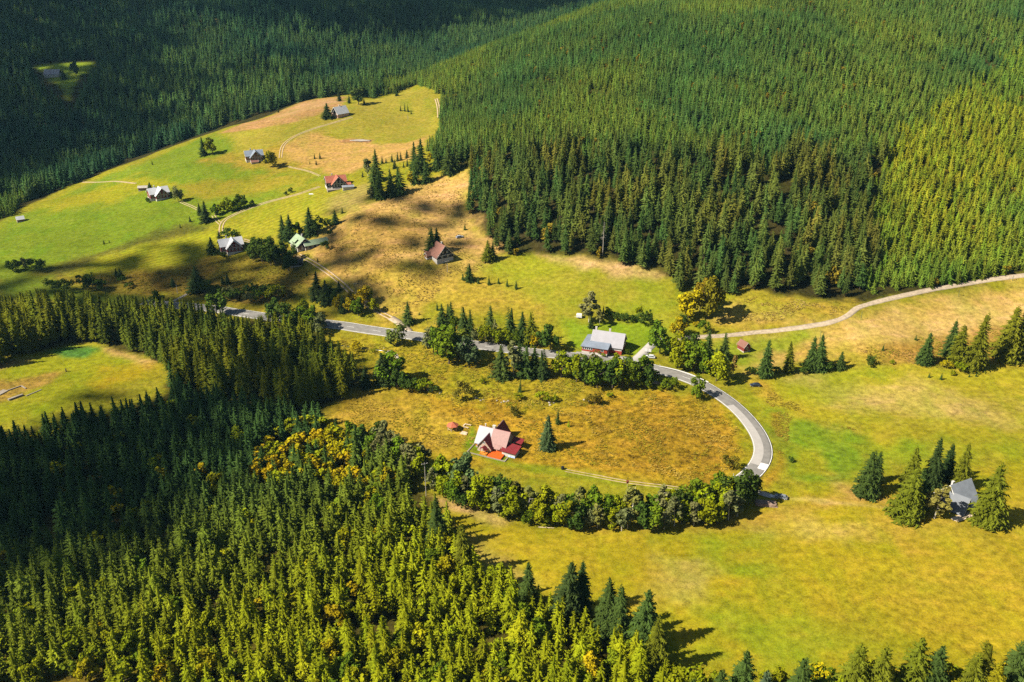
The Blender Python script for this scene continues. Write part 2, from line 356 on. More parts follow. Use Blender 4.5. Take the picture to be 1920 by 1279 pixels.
def build_terrain():
    th = np.concatenate([np.arange(-180, -48, 6.0), np.arange(-48, 48, .2), np.arange(48, 180, 6.0)])
    r = np.concatenate([[0.0], np.geomspace(40, 170, 24)[:-1], np.geomspace(170, 1500, 640)[:-1], np.geomspace(1500, 2600, 14)])
    nt_, nr = len(th), len(r)
    TH, RR = np.meshgrid(np.radians(th), r[1:])
    X = RR*np.sin(TH); Y = RR*np.cos(TH)
    inside = (X > GX0) & (X < GX1) & (Y > GY0) & (Y < GY1)
    Z = np.where(inside, hgt(X, Y), 0)
    out = ~inside
    Z[out] = rbf(X[out], Y[out])
    V = np.concatenate([[[0, 0, float(hgt(0, 0))]], np.stack([X, Y, Z], 2).reshape(-1, 3)])
    idx = 1+np.arange((nr-1)*nt_).reshape(nr-1, nt_)
    a = idx[:-1]; b = idx[1:]
    q = np.stack([a, b, np.roll(b, -1, 1), np.roll(a, -1, 1)], 2).reshape(-1, 4)
    tri = np.stack([np.zeros(nt_, int), idx[0], np.roll(idx[0], -1)], 1)
    me = bpy.data.meshes.new('meadow_ground')
    nl = q.size+tri.size
    me.vertices.add(len(V)); me.vertices.foreach_set('co', V.ravel().astype(np.float32))
    me.loops.add(nl); me.loops.foreach_set('vertex_index', np.concatenate([q.ravel(), tri.ravel()]).astype(np.int32))
    me.polygons.add(len(q)+len(tri))
    ls = np.concatenate([np.arange(len(q))*4, q.size+np.arange(len(tri))*3]).astype(np.int32)
    me.polygons.foreach_set('loop_start', ls)
    me.polygons.foreach_set('use_smooth', np.ones(len(q)+len(tri), bool))
    me.update(calc_edges=True); me.validate()
    x = V[:, 0]; y = V[:, 1]
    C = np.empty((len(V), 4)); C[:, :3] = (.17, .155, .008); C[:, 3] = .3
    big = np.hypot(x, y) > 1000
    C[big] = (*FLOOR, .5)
    wob = (fbm(x/9, y/9, 5)-.5)*2
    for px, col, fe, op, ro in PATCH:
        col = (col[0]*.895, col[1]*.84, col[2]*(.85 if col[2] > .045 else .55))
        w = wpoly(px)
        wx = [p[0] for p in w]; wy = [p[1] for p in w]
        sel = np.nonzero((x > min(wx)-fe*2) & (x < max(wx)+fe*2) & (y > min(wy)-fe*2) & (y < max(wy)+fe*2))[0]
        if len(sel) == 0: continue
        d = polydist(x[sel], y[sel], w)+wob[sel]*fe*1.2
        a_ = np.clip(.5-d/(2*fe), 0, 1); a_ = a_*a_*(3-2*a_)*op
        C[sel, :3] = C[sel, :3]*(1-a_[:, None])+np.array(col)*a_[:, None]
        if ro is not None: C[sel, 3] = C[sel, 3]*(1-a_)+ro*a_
    mown = np.zeros(len(V), np.float32)
    for px, amt, fe in (([(130,505),(240,465),(400,430),(470,440),(410,470),(330,500),(200,513)], 1, 5), ([(480,395),(600,350),(700,345),(700,380),(640,420),(560,440),(470,440),(420,430)], .9, 6),
                        ([(1150,600),(1220,600),(1225,640),(1150,640)], .7, 3), ([(1240,1000),(1960,960),(1960,1300),(1240,1300)], .28, 15), ([(1480,770),(1960,760),(1960,930),(1500,930)], .35, 12), ([(-80,690),(300,672),(200,735),(-80,810)], .3, 6)):
        w = wpoly(px); d = polydist(x, y, w); mown = np.maximum(mown, np.clip(.5-d/(2*fe), 0, 1)*amt)
    ma = me.attributes.new('mown', 'FLOAT', 'POINT'); ma.data.foreach_set('value', mown.astype(np.float32))
    at = me.color_attributes.new('sward', 'FLOAT_COLOR', 'POINT')
    at.data.foreach_set('color', C.ravel().astype(np.float32))
    m, nt, b = new_mat('meadow')
    A = N(nt, 'ShaderNodeAttribute', attribute_name='sward')
    geo = N(nt, 'ShaderNodeNewGeometry')
    def noise(scale, detail=4, stretch=None, rough=.55):
        n = N(nt, 'ShaderNodeTexNoise'); n.inputs['Scale'].default_value = scale; n.inputs['Detail'].default_value = detail
        n.inputs['Roughness'].default_value = rough
        src = geo.outputs['Position']
        if stretch:
            mp = N(nt, 'ShaderNodeMapping'); mp.inputs['Scale'].default_value = stretch[0]; mp.inputs['Rotation'].default_value = (0, 0, stretch[1])
            nt.links.new(src, mp.inputs['Vector']); src = mp.outputs[0]
        nt.links.new(src, n.inputs['Vector']); return n.outputs['Fac']
    def mr(v, a0, a1, b0, b1):
        n = N(nt, 'ShaderNodeMapRange'); n.inputs[1].default_value = a0; n.inputs[2].default_value = a1
        n.inputs[3].default_value = b0; n.inputs[4].default_value = b1
        nt.links.new(v, n.inputs[0]); return n.outputs[0]
    def math_(op, p, q):
        n = N(nt, 'ShaderNodeMath', operation=op)
        for i, s in enumerate((p, q)):
            if hasattr(s, 'is_linked'): nt.links.new(s, n.inputs[i])
            else: n.inputs[i].default_value = s
        return n.outputs[0]
    def mix(f, c1, c2):
        n = N(nt, 'ShaderNodeMix', data_type='RGBA')
        for s, i in ((f, 0), (c1, 6), (c2, 7)):
            if hasattr(s, 'is_linked'): nt.links.new(s, n.inputs[i])
            else: n.inputs[i].default_value = s
        return n.outputs[2]
    def scale(c, f):
        n = N(nt, 'ShaderNodeVectorMath', operation='SCALE')
        if hasattr(c, 'is_linked'): nt.links.new(c, n.inputs[0])
        nt.links.new(f, n.inputs['Scale']); return n.outputs[0]
    rough = A.outputs['Alpha']
    big_ = noise(.022, 4); mid = noise(.09, 5, ((1, .45, 1), .5)); small = noise(.42, 5); fine = noise(1.9, 4, None, .78); straw = noise(.13, 6, ((.5, 1.3, 1), -.3), .65)
    col = A.outputs['Color']
    # dry straw showing through in streaks; greener damp spots
    red = N(nt, 'ShaderNodeMix', data_type='RGBA', blend_type='MULTIPLY'); red.inputs[0].default_value = 1
    nt.links.new(col, red.inputs[6]); red.inputs[7].default_value = (1.30, 1.14, 1.9, 1)
    grn = N(nt, 'ShaderNodeMix', data_type='RGBA', blend_type='MULTIPLY'); grn.inputs[0].default_value = 1
    nt.links.new(col, grn.inputs[6]); grn.inputs[7].default_value = (.74, .97, .6, 1)
    c = mix(mr(straw, .48, .72, 0, .85), col, red.outputs[2])
    c = mix(mr(mid, .52, .30, 0, .65), c, grn.outputs[2])
    c = scale(c, mr(big_, .3, .7, .86, 1.14))
    MA = N(nt, 'ShaderNodeAttribute', attribute_name='mown')
    wv = N(nt, 'ShaderNodeTexWave', wave_type='BANDS', bands_direction='X'); wv.inputs['Scale'].default_value = .085; wv.inputs['Distortion'].default_value = 7; wv.inputs['Detail'].default_value = 3; wv.inputs['Detail Scale'].default_value = .35
    mpw = N(nt, 'ShaderNodeMapping'); mpw.inputs['Rotation'].default_value = (0, 0, .95); nt.links.new(geo.outputs['Position'], mpw.inputs['Vector']); nt.links.new(mpw.outputs[0], wv.inputs['Vector'])
    c = scale(c, math_('ADD', 1.0, math_('MULTIPLY', mr(wv.outputs['Fac'], 0, 1, -.15, .13), MA.outputs['Fac'])))
    # tussocks: contrast grows with the roughness of the sward
    k = math_('MULTIPLY', mr(small, .3, .7, -.55, .42), math_('ADD', math_('MULTIPLY', rough, .75), .44))
    k2 = math_('MULTIPLY', mr(fine, .3, .7, -.55, .45), math_('ADD', math_('MULTIPLY', rough, .65), .60))
    c = scale(c, math_('ADD', 1.0, math_('ADD', k, k2)))
    nt.links.new(c, b.inputs['Base Color'])
    b.inputs['Roughness'].default_value = .9; b.inputs['Specular IOR Level'].default_value = .05
    bp = N(nt, 'ShaderNodeBump'); bp.inputs['Distance'].default_value = .5
    nt.links.new(mr(rough, 0, 1, .3, .9), bp.inputs['Strength'])
    nt.links.new(math_('ADD', small, math_('MULTIPLY', fine, .45)), bp.inputs['Height'])
    nt.links.new(bp.outputs[0], b.inputs['Normal'])
    me.materials.append(m)
    o = mesh_obj('ground', me); tag(o, 'rolling meadow ground with green and straw coloured patches', 'ground', kind='structure')
    return o
build_terrain()

# ------------------------------------------------------------------ roads, tracks, stream
def smooth_path(px, step=2.0):
    a = np.array(px, float)
    X, Y, Z, d = ground(a[:, 0], a[:, 1])
    pts_ = [Vector((X[i], Y[i])) for i in range(len(X))]
    out = []
    n = len(pts_)
    for i in range(n-1):
        p0, p1, p2, p3 = pts_[max(i-1, 0)], pts_[i], pts_[i+1], pts_[min(i+2, n-1)]
        m = max(2, int((p2-p1).length/step))
        for k in range(m):
            t = k/m
            out.append(.5*((2*p1)+(p2-p0)*t+(2*p0-5*p1+4*p2-p3)*t*t+(3*p1-p0-3*p2+p3)*t**3))
    out.append(pts_[-1])
    P_ = np.array([[p.x, p.y] for p in out])
    for _ in range(6):
        P_[1:-1] = .25*P_[:-2]+.5*P_[1:-1]+.25*P_[2:]
    return P_
def normals2(P_):
    t = np.gradient(P_, axis=0); t /= np.linalg.norm(t, axis=1)[:, None]+1e-9
    return np.stack([t[:, 1], -t[:, 0]], 1)           # points to the right of travel
def strip(name, P_, o0, o1, lift, mat, nx=5, skirt=0.0, sel=None, wav=0):
    if sel is not None: P_ = P_[sel]
    nn = normals2(P_)
    offs = np.linspace(0, 1, nx)
    n = len(P_)
    s = np.arange(n)*2.0
    w0 = o0+wav*(fbm(s/7, s*0+3, 31)-.5)*2; w1 = o1+wav*(fbm(s/7, s*0+9, 37)-.5)*2
    V = []
    cz = hgt(P_[:, 0], P_[:, 1])
    for k in range(nx):
        o = w0+(w1-w0)*offs[k]
        x = P_[:, 0]+nn[:, 0]*o; y = P_[:, 1]+nn[:, 1]*o
        V.append(np.stack([x, y, hgt(x, y)+lift], 1))
    if skirt:
        a = V[0].copy(); a[:, 2] -= skirt; b = V[-1].copy(); b[:, 2] -= skirt
        V = [a]+V+[b]
    m = len(V)
    V = np.concatenate(V)
    F_ = [(k*n+i, k*n+i+1, (k+1)*n+i+1, (k+1)*n+i) for k in range(m-1) for i in range(n-1)]
    F_ = [f[::-1] for f in F_]
    o = mesh_obj(name, np_mesh(name, V, F_, mat, smooth=True)); o['kind'] = 'structure'
    return o
def world_noise_mat(name, col, var=.2, scale=.6, rough=.9, col2=None):
    m, nt, b = new_mat(name)
    g = N(nt, 'ShaderNodeNewGeometry')
    n1 = N(nt, 'ShaderNodeTexNoise'); n1.inputs['Scale'].default_value = scale; n1.inputs['Detail'].default_value = 6
    nt.links.new(g.outputs['Position'], n1.inputs['Vector'])
    mrr = N(nt, 'ShaderNodeMapRange'); mrr.inputs[1].default_value = .35; mrr.inputs[2].default_value = .65
    nt.links.new(n1.outputs['Fac'], mrr.inputs[0])
    mx = N(nt, 'ShaderNodeMix', data_type='RGBA')
    mx.inputs[6].default_value = (*[c*(1-var) for c in col], 1); mx.inputs[7].default_value = (*(col2 or [c*(1+var) for c in col]), 1)
    nt.links.new(mrr.outputs[0], mx.inputs[0]); nt.links.new(mx.outputs[2], b.inputs['Base Color'])
    b.inputs['Roughness'].default_value = rough; b.inputs['Specular IOR Level'].default_value = .2
    return m
M_ASPH = world_noise_mat('asphalt', (.165, .154, .138), .12, .5)
M_PATCH = world_noise_mat('pale_asphalt', (.30, .278, .252), .06, .4)
M_LINE = world_noise_mat('road_paint', (.62, .60, .55), .15, 1.5)
M_GRAVEL = world_noise_mat('gravel', (.31, .245, .17), .2, .8)
M_DIRT = world_noise_mat('track_dirt', (.34, .25, .15), .22, .7)
M_VERGE = world_noise_mat('verge', (.17, .16, .02), .3, .6)
ROADPX = [(270,566),(330,573),(400,579),(450,587),(520,597),(600,606),(650,612),(700,620),(760,628),(830,638),(900,648),(960,656),(1030,664),(1100,672),(1170,681),(1225,691),(1270,703),
          (1310,718),(1345,738),(1380,764),(1408,794),(1426,822),(1432,846),(1426,868),(1410,888),(1386,906),(1350,924),(1300,938),(1240,948)]
RP = smooth_path(ROADPX)
strip('road', RP, -3.65, 3.65, .14, M_ASPH, 7, .5)
_pp, _vv, _dd = project(RP[:, 0], RP[:, 1], hgt(RP[:, 0], RP[:, 1]))
i0 = int(np.argmin(np.hypot(_pp-1372, _vv-757))); i1 = int(np.argmin(np.hypot(_pp-1418, _vv-880)))
strip('road_resurfacing', RP, -.2, 3.15, .155, M_PATCH, 4, sel=slice(i0, i1))
j0 = int(np.argmin(np.hypot(_pp-1427, _vv-866))); j1 = int(np.argmin(np.hypot(_pp-1424, _vv-873)))
M_WHITE_PATCH = world_noise_mat('new_concrete', (.60, .57, .53), .05, 1)
strip('road_repair', RP, -3.1, -.3, .155, M_WHITE_PATCH, 4, sel=slice(j0, max(j1, j0+3)))
strip('road_edge_line', RP, -3.42, -3.2, .165, M_LINE, 2)
strip('road_edge_line', RP, 3.22, 3.44, .165, M_LINE, 2)
for k in range(0, i0-6, 7):
    strip('road_centre_dash', RP, -.08, .08, .165, M_LINE, 2, sel=slice(k, k+3))
GRAV = smooth_path([(1270,634),(1300,632),(1350,630),(1420,623),(1500,614),(1560,604),(1590,592),(1610,576),(1650,565),(1700,553),(1760,541),(1830,529),(1900,519),(1990,510)])
strip('gravel_track', GRAV, -1.55, 1.55, .10, M_GRAVEL, 4, .3, wav=.35)
def two_ruts(px, w=1.0, rut=.32, mat=None):
    P_ = smooth_path(px)
    for s in (-1, 1):
        strip('track', P_, s*w-rut, s*w+rut, .08, mat or M_DIRT, 2, .2, wav=.12)
two_ruts([(415,442),(414,428),(420,413),(440,402),(480,386),(520,374),(560,364),(600,350)], 1.0, .42)
two_ruts([(414,420),(405,412),(400,404)], .9, .3)
two_ruts([(526,296),(528,280),(535,268),(550,257),(580,244),(620,232),(660,220)], .95, .38)
two_ruts([(455,449),(470,454),(490,456)], .9, .35)
two_ruts([(560,478),(580,488),(605,504),(630,522),(650,540),(662,552),(690,572),(712,585),(735,597)], 1.0, .42)
drv = smooth_path([(733,596),(745,602),(757,612),(768,622)]); strip('driveway', drv, -1.9, 1.9, .09, M_GRAVEL, 3, .3)
drv2 = smooth_path([(1190,676),(1200,668),(1212,656),(1225,644),(1236,632)]); strip('driveway', drv2, -2.2, 2.2, .10, M_PATCH, 3, .3)
yard = smooth_path([(1080,662),(1110,666),(1150,670),(1185,672),(1214,686)]); strip('yard_paving', yard, -1.5, 1.5, .085, M_PATCH, 3, .3)
two_ruts([(1310,921),(1280,917),(1240,911),(1180,905),(1120,893),(1060,882)], .75, .17, M_DIRT)
two_ruts([(338,378),(355,385),(372,393)], .8, .25)
two_ruts([(140,342),(180,342),(215,340),(255,344)], .5, .3)
two_ruts([(818,185),(822,200),(823,220)], .9, .5)
two_ruts([(540,312),(575,320),(600,330)], .6, .25)
M_WATER, _nt, _b = new_mat('stream_water'); _b.inputs['Base Color'].default_value = (.03, .04, .03, 1); _b.inputs['Roughness'].default_value = .15
STREAM = smooth_path([(640,648),(700,655),(725,658),(745,668),(752,690)])
strip('stream', STREAM, -.35, .35, .07, M_WATER, 2, .2, wav=.25)
# ------------------------------------------------------------------ plant meshes (height 1, scaled per plant)
def spruce_geo(seed, whorls=22, nb0=9, Rr=.16, base=.05, power=.85, old=False, fine=True):
    g = np.random.default_rng(seed); V = []; Fc = []
    tot = 0
    lean = g.normal(0, .006, 2)
    for i in range(whorls):
        t = i/(whorls-1)
        z = base+(.975-base)*t**.95
        r = Rr*(.55*(1-t**1.7)+.45*(1-t)**power)*g.uniform(.84, 1.14)+.008
        if old and t < .5: r *= .9
        nb = max(4, int(round(nb0*(1-.5*t))))
        a0 = g.uniform(0, 6.28)
        for k in range(nb):
            if old and g.random() < .10: continue
            an = a0+6.283*k/nb+g.normal(0, .16)
            L = r*g.uniform(.72, 1.18); dr = L*(g.uniform(.18, .45) if t < .62 else g.uniform(.0, .28) if t < .8 else g.uniform(-.75, -.2))
            ca, sa = math.cos(an), math.sin(an); w = L*g.uniform(.28, .42)
            zz = z+g.normal(0, .008)
            cx, cy = lean*z*4
            def pt(rr, side, dz):
                V.append((cx+ca*rr-sa*side, cy+sa*rr+ca*side, zz+dz)); return len(V)-1
            def drop(q): return -dr*(.35*q+.65*q*q)
            w *= .55
            a_ = pt(0, 0, .012); m_ = pt(L*.5, 0, drop(.5)+.01); t_ = pt(L, 0, drop(1)); s1 = pt(L*.42, w, drop(.45)-w*.5); s2 = pt(L*.42, -w, drop(.45)-w*.5)
            Fc += [(a_, m_, s1), (a_, s2, m_), (m_, t_, s1), (m_, s2, t_)]
            for q in ((.35, .62, .85) if fine else (.5, .8)):
                for sd in (-1, 1):
                    l = L*g.uniform(.30, .46)*(1.25-q*.75); bw = L*(.10 if fine else .15)
                    e1 = pt(L*(q-.06)-bw*.2, sd*.01*L, drop(q)+.004); e2 = pt(L*q+bw, sd*.01*L, drop(q)-.002)
                    e3 = pt(L*q+l*g.uniform(.45, .85), sd*l*g.uniform(.75, 1.1), drop(q)-l*g.uniform(.25, .6))
                    Fc.append((e1, e2, e3) if sd < 0 else (e2, e1, e3))
    # inner mass
    b = len(V); n = 7
    zs = [base, .35, .7, .93]; 
    for z in zs:
        for k in range(n):
            rr = (Rr*.38*(1-z)**power+.003); V.append((rr*math.cos(6.283*k/n), rr*math.sin(6.283*k/n), z))
    for q in range(3):
        for k in range(n): Fc.append((b+q*n+k, b+q*n+(k+1) % n, b+(q+1)*n+(k+1) % n, b+(q+1)*n+k))
    return V, Fc
def trunk_geo(r0=.012, top=.9, n=6, bend=0.0, seed=0, limbs=0, limb_z=(.3, .7), limb_r=.25):
    g = np.random.default_rng(seed); mb = MB()
    p = Vector((0, 0, -.03)); segs = 4
    pts_ = [p]+[Vector((g.normal(0, bend), g.normal(0, bend), top*(k+1)/segs)) for k in range(segs)]
    for k in range(segs):
        mb.bar(pts_[k], pts_[k+1], r0*(1-.8*k/segs), r0*(1-.8*(k+1)/segs), n)
    for q in range(limbs):
        z = g.uniform(*limb_z); a = g.uniform(0, 6.28); L = limb_r*g.uniform(.6, 1)
        k = min(segs-1, int(z/top*segs)); t = z/top*segs-k
        s = pts_[k].lerp(pts_[k+1], t)
        mb.bar(s, s+Vector((math.cos(a)*L, math.sin(a)*L, L*g.uniform(.5, 1.1))), r0*.45, r0*.12, 4)
    return mb.v, mb.f
def leafy_geo(seed, W=.33, z0=.18, z1=1.0, lobes=12, n=620, s=.055, flat=1.0, taper=.3, low=False):
    """crown of many leaf clumps spread over uneven lobes"""
    g = np.random.default_rng(seed); V = []; Fc = []
    H = (z1-z0)/2; zc = (z0+z1)/2
    L = []
    for i in range(lobes):
        for _ in range(30):
            d = g.normal(size=3); d /= np.linalg.norm(d); q = d*g.uniform(.2, .95)**.6
            if not low or q[2] > -.3: break
        zz = zc+q[2]*H; wz = W*(1-taper*max(0, (zz-zc)/H))
        rr = g.uniform(.20, .46)
        L.append((q[0]*wz*1.0, q[1]*wz, zz, rr*W, rr*min(H, W*1.4)))
    for i in range(n):
        x, y, z, rw, rh = L[g.integers(len(L))]
        d = g.normal(size=3); d[2] += .25; d /= np.linalg.norm(d)
        rad = g.uniform(.72, 1.08) if g.random() < .8 else g.uniform(.2, .7)
        c = np.array([x+d[0]*rw*rad, y+d[1]*rw*rad, z+d[2]*rh*rad])
        if c[2] < z0*.6: continue
        nrm = d+g.normal(0, .55, 3); nrm /= np.linalg.norm(nrm)
        u = np.cross(nrm, [.3, .2, 1]); u /= np.linalg.norm(u)+1e-9; v = np.cross(nrm, u)
        a = g.uniform(0, 6.28); u, v = u*math.cos(a)+v*math.sin(a), v*math.cos(a)-u*math.sin(a)
        sz = s*g.uniform(.6, 1.3); b = len(V)
        for (p, q, h) in ((-.5, -.1, 0), (0, -.55, .1), (.55, -.05, 0), (.15, .5, -.12), (-.35, .4, .05)):
            V.append(tuple(c+u*p*sz*1.5+v*q*sz*1.5+nrm*h*sz*1.5))
        Fc += [(b, b+1, b+2, b+3), (b, b+3, b+4)]
    return V, Fc
def birch_geo(seed):
    V, Fc = leafy_geo(seed, W=.17, z0=.2, lobes=18, n=760, s=.036, taper=.6)
    return V, Fc
MESH = {}
def reg(kind, crown, trunk, leafm, barkm):
    MESH.setdefault(kind, []).append((np_mesh(kind+'_crown', *crown, leafm), np_mesh(kind+'_trunk', *trunk, barkm)))
for s in range(6): reg('spruce', spruce_geo(s, 19, 9, Rr=(.20, .22, .24, .21, .23, .26)[s], power=.78), trunk_geo(.012, .9, 6, 0, s), M_NEEDLE, M_BARK)
for s in range(4): reg('oldspruce', spruce_geo(20+s, 24, 8, Rr=(.135, .15, .165, .145)[s], base=.12, power=.68, old=True), trunk_geo(.011, .9, 6, 0, s), M_NEEDLE, M_BARK)
for s in range(4): reg('bigspruce', spruce_geo(40+s, 30, 11, Rr=(.275, .25, .295, .245)[s], base=.01, power=.6), trunk_geo(.014, .9, 6, 0, s), M_NEEDLE, M_BARK)
for s in range(4): reg('smallspruce', spruce_geo(60+s, 12, 8, Rr=(.28, .24, .31, .26)[s], base=.02), trunk_geo(.02, .9, 5, 0, s), M_NEEDLE, M_BARK)
for s in range(5): reg('broadleaf', leafy_geo(s, W=(.36, .32, .40, .35, .30)[s], z0=.12, n=1150, s=.043, lobes=17), trunk_geo(.022, .75, 6, .02, s, 6), M_LEAF, M_BARK)
for s in range(3): reg('birch', birch_geo(80+s), trunk_geo(.012, .92, 6, .015, s, 5, (.3, .8), .16), M_LEAF, M_BIRCH)
for s in range(4): reg('shrub', leafy_geo(100+s, W=(.62, .8, .55, .7)[s], z0=.05, lobes=13, n=640, s=.065, low=True), trunk_geo(.02, .5, 5, .05, s, 4, (.1, .4), .4), M_LEAF, M_BARK)
# light versions for the woods seen as one mass: crown and trunk in one mesh
def merged(name, crown, trunk, lm, bm):
    v, f = crown; v2, f2 = trunk; b = len(v)
    fs = list(f)+[tuple(i+b for i in q) for q in f2]
    return np_mesh(name, list(v)+list(v2), fs, [lm, bm], [0]*len(f)+[1]*len(f2))
PROTO = {}
def proto(kind, crown, trunk, lm, bm):
    o = bpy.data.objects.new('wood_'+kind, merged('wood_'+kind, crown, trunk, lm, bm)); PROTO.setdefault(kind, []).append(o)
for s in range(5): proto('spruce', spruce_geo(200+s, 13, 7, Rr=(.21, .23, .26, .22, .245)[s], power=.75, fine=False), trunk_geo(.012, .9, 5), M_NEEDLE, M_BARK)
for s in range(4): proto('oldspruce', spruce_geo(220+s, 22, 8, Rr=(.135, .15, .16, .14)[s], base=.18, power=.7, old=True, fine=False), trunk_geo(.011, .9, 5), M_NEEDLE, M_BARK)
for s in range(3): proto('broadleaf', leafy_geo(230+s, W=.34, z0=.12, lobes=9, n=300, s=.075), trunk_geo(.02, .7, 5, .02, s, 3), M_LEAF, M_BARK)

ORD = ['first','second','third','fourth','fifth','sixth','seventh','eighth','ninth','tenth','eleventh','twelfth','thirteenth','fourteenth','fifteenth','sixteenth','seventeenth','eighteenth','nineteenth','twentieth',
       'twenty-first','twenty-second','twenty-third','twenty-fourth','twenty-fifth','twenty-sixth','twenty-seventh','twenty-eighth','twenty-ninth','thirtieth']
NAMES = {'spruce': 'spruce_tree', 'oldspruce': 'spruce_tree', 'bigspruce': 'spruce_tree', 'smallspruce': 'young_spruce', 'broadleaf': 'broadleaf_tree', 'birch': 'birch_tree', 'shrub': 'shrub'}
CATS = {'spruce_tree': 'spruce', 'young_spruce': 'young spruce', 'broadleaf_tree': 'tree', 'birch_tree': 'birch', 'shrub': 'shrub'}
GREEN_S = (.042, .066, .012); OLIVE_S = (.088, .096, .006); BLUE_S = (.030, .055, .018); YEL_S = (.14, .135, .004); DARK_S = (.027, .044, .010)
LEAF_G = (.085, .130, .006); LEAF_Y = (.30, .235, .004); LEAF_O = (.36, .24, .005); LEAF_D = (.050, .082, .010); LEAF_GREY = (.13, .135, .045); LEAF_B = (.20, .14, .03); LEAF_YG = (.17, .19, .004)
def jit(c, a=.15):
    k = 1+random.uniform(-a, a); return [max(0, c[0]*k*(1+random.uniform(-a, a)*.6)), c[1]*k, c[2]*k]
plant_count = 0
def plant(kind, x, y, z, h, tint, wide=1.0, label=None, group=None, lean=0.0):
    global plant_count
    nm = NAMES[kind]
    cm, tm = MESH[kind][plant_count % len(MESH[kind])]; plant_count += 1
    r = empty(nm, (x, y, z), random.uniform(0, 6.28)); r.scale = (h*wide, h*wide, h)
    r.rotation_euler = (random.gauss(0, .02), random.gauss(0, .02), r.rotation_euler[2])
    t = mesh_obj('trunk' if nm != 'shrub' else 'stem', tm, r)
    c = mesh_obj('crown' if nm != 'shrub' else 'foliage', cm, r); c['tint'] = jit(tint)
    tag(r, label, CATS[nm], group)
    return r
def px_height(u, v, hpx):
    x, y, z, d = g1(u, v)
    ang = math.atan2(CAMZ-z, math.hypot(x, y))
    return x, y, z, hpx*d/(F*math.cos(ang)*1.0)
placed = []
def row(group, fmt, kind, tint, items, rev=False, wide=1.0):
    """items: (u, v of the foot, height in px[, tint[, wide[, kind[, label]]]]); fmt has {n} for the ordinal counted along the row"""
    items = sorted(items, key=lambda t: t[0], reverse=rev)
    for i, it in enumerate(items):
        u, v, h = it[:3]
        tn = it[3] if len(it) > 3 and it[3] else tint
        wd = it[4] if len(it) > 4 and it[4] else wide
        kd = it[5] if len(it) > 5 and it[5] else kind
        lb = it[6] if len(it) > 6 else fmt.format(n=ORD[i] if i < len(ORD) else ORD[-1])
        x, y, z, hm = px_height(u, v, h)
        plant(kd, x, y, z-.05, hm, tn, wd, lb, group if len(items) > 1 else None)
        placed.append((x, y, hm*.2))
S, B, SM, OL, BL, BI, SH = 'spruce', 'bigspruce', 'smallspruce', 'oldspruce', 'broadleaf', 'birch', 'shrub'
# ---- right of the bend
row('twin spruces on the meadow', '', B, GREEN_S, [(1622,928,84,None,1.0,B,'broad dark spruce standing alone on the meadow, front one of the twins'), (1640,903,58,None,.9,B,'slimmer spruce half hidden behind the broad one on the meadow')])
row('spruces round the grey cottage', '', B, GREEN_S, [
 (1696,968,96,OLIVE_S,1.05,B,'broad bushy spruce in front of the grey metal roofed cottage, nearest its porch'),
 (1716,952,80,None,.9,B,'dark spruce close behind the bushy one beside the grey roofed cottage'),
 (1706,916,82,OLIVE_S,.9,B,'olive spruce at the back of the clump beside the grey roofed cottage'),
 (1744,915,96,DARK_S,.8,B,'tallest dark spruce of the clump behind the grey roofed cottage'),
 (1772,898,70,DARK_S,.8,B,'dark spruce tucked between the tallest two behind the grey roofed cottage'),
 (1798,915,88,OLIVE_S,.75,B,'lit slender spruce directly behind the grey cottage roof'),
 (1850,982,116,OLIVE_S,.92,B,'large dense spruce standing alone beside the porch side of the grey cottage')])
row(None, '', BI, (.17,.145,.03), [(1752,972,66,None,1.5,BI,'thin yellowish birch in front of the grey roofed cottage')])
row('spruces on the bank by the field edge', '{n} big spruce from the bend on the bank below the straw field', B, GREEN_S,
    [(1732,680,60,None,.9),(1780,668,70),(1793,678,72,OLIVE_S),(1822,690,106,OLIVE_S,.85),(1886,670,100,OLIVE_S),(1905,672,92,OLIVE_S,.9)])
row('spruces along the bank past the red cabin', '{n} spruce along the bank, counted away from the red cabin', B, GREEN_S,
    [(1433,705,70,None,.8),(1478,698,60,OLIVE_S,.8),(1520,692,62,None,.8),(1536,694,70,GREEN_S,.85),(1574,692,35,None,1)])
row('small spruces on the right bank', '{n} knee-high spruce on the bank beyond the bend, counted from the red cabin', SM, GREEN_S,
    [(1655,657,13),(1717,638,11),(1742,708,11),(1764,712,14),(1817,707,9),(1830,706,8)])
row('bushes on the right bank', '{n} low bush along the bank beyond the bend, counted from the red cabin', SH, LEAF_D, [(1408,700,14),(1455,700,14),(1505,698,16),(1552,694,18),(1628,684,17),(1672,682,8,LEAF_YG),(1800,695,18,LEAF_YG),(1785,703,10,LEAF_YG),(1772,690,14,LEAF_Y),(1920,672,22)])
row('spruces by the gravel track', '{n} spruce in the thicket below the gravel track, counted towards the red cabin', S, GREEN_S, [(1324,678,60),(1357,672,52),(1340,690,40)], wide=1.2)
